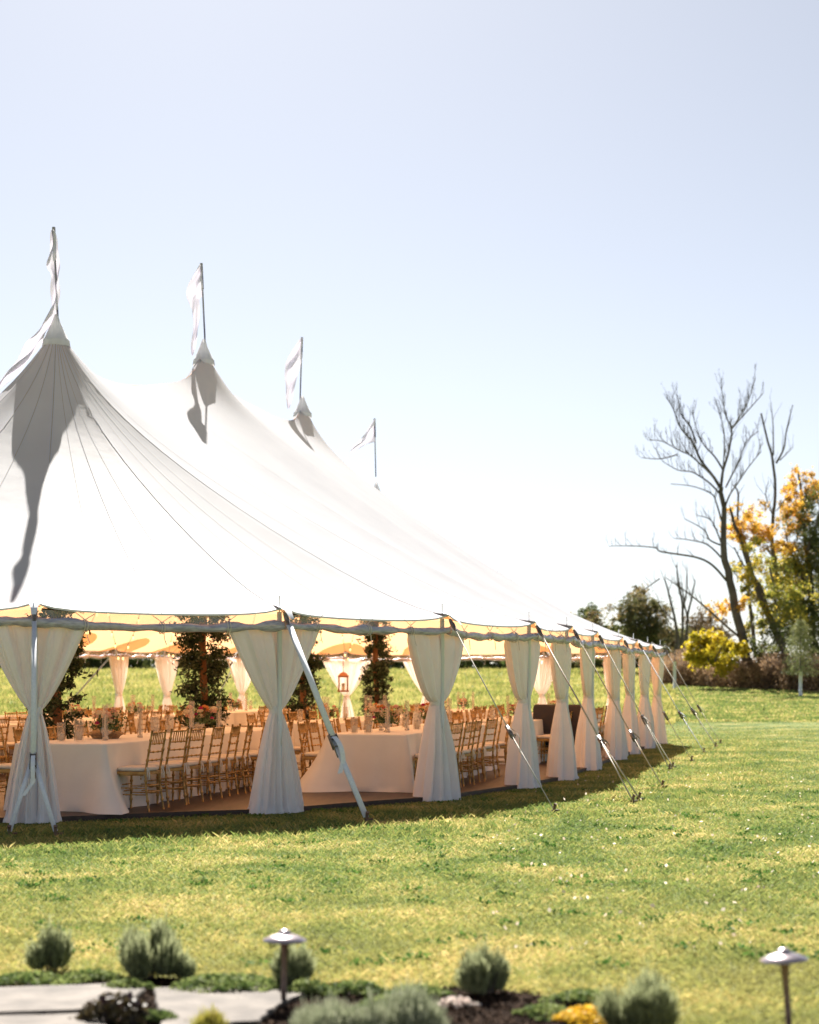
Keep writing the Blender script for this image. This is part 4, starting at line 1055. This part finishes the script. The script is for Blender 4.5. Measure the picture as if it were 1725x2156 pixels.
tree_('autumn_tree', 'tallest orange and green autumn tree at the right edge, dark below', 103, (1420, 1880),
  [(.24, (1440, 1900), (1380, 1700), (1270, 1430), (1190, 1290), (1100, 1180)), (.2, (1400, 1880), (1390, 1500), (1360, 1200), (1330, 900), (1310, 700)), (.12, (1390, 1500), (1300, 1300), (1230, 1100)), (.1, (1360, 1200), (1430, 1000), (1450, 850))],
  [(1300, 790, 55, 0), (1370, 800, 50, 0), (1270, 880, 50, 0), (1260, 960, 60, 0), (1330, 1020, 55, 0), (1250, 1040, 50, 0), (1400, 900, 80, 2), (1450, 820, 60, 0), (1380, 1130, 110, 2), (1260, 1190, 60, 0), (1460, 1100, 90, 2), (1230, 1290, 70, 1), (1300, 1350, 90, 1), (1400, 1300, 110, 2), (1180, 1380, 70, 1), (1450, 1450, 100, 2), (1350, 1500, 100, 1), (1240, 1500, 80, 1), (1440, 1640, 110, 2), (1350, 1650, 80, 2), (1500, 1300, 120, 2), (1520, 1650, 140, 2), (1400, 1800, 110, 2), (1200, 1170, 40, 0), (1420, 1220, 40, 0)],
  [m_or, m_yg, m_dg], per=520)
tree_('autumn_tree', 'yellow-green feathery tree between the orange tree and the right edge', 95, (1210, 1870),
  [(.16, (1215, 1890), (1205, 1700), (1180, 1500), (1150, 1300)), (.1, (1205, 1700), (1260, 1500), (1290, 1350))],
  [(1190, 1450, 70, 0), (1150, 1560, 70, 0), (1270, 1580, 80, 0), (1120, 1700, 60, 1), (1220, 1700, 80, 1), (1300, 1480, 60, 0), (1290, 1750, 80, 1), (1120, 1480, 40, 0), (1180, 1820, 70, 1)],
  [m_yg, m_dg], per=380)
tree_('bare_tree', 'slender leafless stem rising above the orange foliage, second bare tree', 100, (1210, 1860),
  [(.15, (1210, 1880), (1190, 1500), (1150, 1200), (1150, 1050), (1170, 850), (1165, 650), (1130, 500), (1090, 320)), (.07, (1165, 650), (1205, 560), (1215, 450), (1245, 300)), (.05, (1150, 600), (1155, 420), (1150, 250)), (.05, (1155, 1000), (1110, 920), (1080, 850), (1090, 780)), (.05, (1170, 950), (1230, 880), (1290, 840)), (.04, (1190, 630), (1240, 570))], [], [], tw=False)
tree_('bare_tree', 'small distant leafless tree left of the leaning bare tree', 125, (560, 1850),
  [(.14, (555, 1860), (530, 1650), (500, 1500), (470, 1380)), (.12, (565, 1860), (570, 1600), (540, 1420), (520, 1300)), (.12, (590, 1860), (610, 1650), (650, 1480), (670, 1380)), (.08, (570, 1600), (600, 1450), (600, 1330)), (.08, (610, 1650), (580, 1500), (570, 1400)), (.07, (530, 1650), (450, 1560), (430, 1480))], [], [], tw=True)
tree_('distant_tree', 'olive brown leafy tree just above the far right corner of the tent', 128, (330, 1860),
  [(.25, (330, 1880), (320, 1700), (290, 1560))], [(280, 1500, 50, 0), (250, 1560, 60, 0), (330, 1560, 70, 0), (370, 1620, 80, 0), (270, 1650, 90, 0), (220, 1680, 50, 0), (390, 1720, 80, 0), (320, 1740, 100, 1), (420, 1800, 70, 1), (400, 1570, 40, 0), (215, 1610, 30, 2)], [m_olv, m_dg, m_or], size=.22, per=300)
tree_('distant_tree', 'brown leafy tree behind the leaning bare tree trunk, lower right of the small bare one', 132, (750, 1860),
  [(.2, (750, 1880), (745, 1750), (740, 1660))], [(740, 1660, 60, 0), (700, 1720, 60, 0), (780, 1740, 70, 0), (650, 1760, 70, 1), (590, 1790, 60, 1), (480, 1710, 50, 1), (500, 1790, 60, 1), (830, 1780, 50, 0), (760, 1830, 60, 1)], [m_br, m_olv], size=.22, per=300)
tree_('distant_tree', 'dark treetop peeking over the canopy slope, left of the olive brown tree', 130, (-20, 1860),
  [(.2, (-15, 1880), (-15, 1700), (-20, 1600))], [(-25, 1590, 40, 0), (-10, 1640, 60, 0), (-50, 1640, 50, 0), (-20, 1720, 90, 1), (100, 1780, 80, 1), (140, 1690, 35, 0), (60, 1820, 80, 1)], [m_dg, m_olv], size=.22, per=320)
tree_('golden_bush', 'round golden yellow bush below the leaning bare tree', 93, (750, 1880),
  [(.05, (740, 1900), (730, 1850), (700, 1800)), (.05, (780, 1900), (800, 1840), (830, 1800))], [(700, 1810, 60, 0), (760, 1790, 50, 0), (820, 1800, 60, 0), (660, 1850, 50, 0), (880, 1840, 60, 0), (930, 1830, 40, 0), (760, 1860, 80, 0), (850, 1880, 70, 0)], [m_yb], cat='bush', per=900, size=.20)
# young conifer
Yc = 84; cb = at(1686, 1449, Yc); O = (cb.x, Yc, gzf(Yc))
e = empty('young_conifer', O, label='slim pale green young conifer before the dark trees at right', cat='tree')
n = 4200; zf = rng.uniform(0, 1, n); hh = 2.7; rad = (.85*np.sqrt(np.clip(1-(2*zf-.75)**2/1.7, .02, 1))*(1-.45*zf)+.05)*np.sqrt(rng.uniform(0, 1, n))*(1+.3*np.sin(zf*31)); th = rng.uniform(0, 6.283, n)
c = np.stack([cb.x+np.cos(th)*rad, Yc+np.sin(th)*rad, O[2]+1.1+zf*hh], 1)+rng.normal(0, .07, (n, 3))
np_mesh('foliage', leaves(c, .12, .3, up=.8), 4, M('pine green', (.16, .19, .08), (.30, .30, .12), .8, .7, transl=.3, rand=True), e, O)
MB().tube([(cb.x, Yc, O[2]), (cb.x, Yc, O[2]+1.3)], .09, 8).build('trunk_guard', m_pole, e, O)
MB().tube([(cb.x, Yc, O[2]+1.3), (cb.x, Yc, O[2]+4.1)], [.05, .02], 6).build('trunk', m_barkg, e, O)
Yp = 92; pb = at(1421, 1412, Yp); O = (pb.x, Yp, gzf(Yp)); e = empty('tree_guard', O, label='white tube guard round a sapling beside the far right tent corner', cat='tree guard')
MB().tube([(pb.x, Yp, O[2]-.1), (pb.x, Yp, O[2]+1.6)], .09, 8).build('tube', m_pole, e, O)
MB().tube([(pb.x, Yp, O[2]+1.5), (pb.x+.05, Yp, O[2]+2.6), (pb.x-.05, Yp, O[2]+3.4)], [.03, .02, .01], 6).build('sapling_stem', m_barkg, e, O)
# brown thicket along the field edge and the far hedge behind the meadow
C = []
for k in range(2100):
    f = rng.uniform(0, 1); Yb = 101-19*f+rng.uniform(0, 5); px = 1385+f*560+rng.uniform(-25, 25); x = (px-CX)*Yb/F
    hh = 1.5+.7*noise.noise(Vector((x*.5, Yb*.2, 0)))+.25*rng.normal(); hh = max(hh, .5); m_ = 60
    t = rng.uniform(0, 1, (m_, 1))**.8; c = np.array([[x, Yb, gzf(Yb)]])+np.concatenate([rng.normal(0, .22, (m_, 2)), t*hh], 1); C.append(c)
C = np.concatenate(C)
m_th = M('thicket', (.18, .12, .08), (.46, .30, .17), .9, .8, transl=.35, rand=True, c3=(.30, .20, .11))
np_mesh('brown_thicket', leaves(C, .15, .4, up=.8), 4, m_th, label='rust brown autumn thicket along the edge of the lawn at right', cat='thicket', kind='stuff')
C = []
for k in range(900):
    Yb = rng.uniform(143, 152); x = rng.uniform(-55, 26); hh = 4+2.0*noise.noise(Vector((x*.12, 0, 0))); m_ = 55
    C.append(np.array([[x, Yb, gzf(140)-.3]])+np.concatenate([rng.normal(0, .7, (m_, 2)), rng.uniform(0, 1, (m_, 1))*hh], 1))
np_mesh('far_hedge', leaves(np.concatenate(C), .5, .6), 4, m_dg, label='dark hedgerow beyond the meadow seen under the tent canopy', cat='hedge', kind='stuff')
print('objects', len(bpy.data.objects))
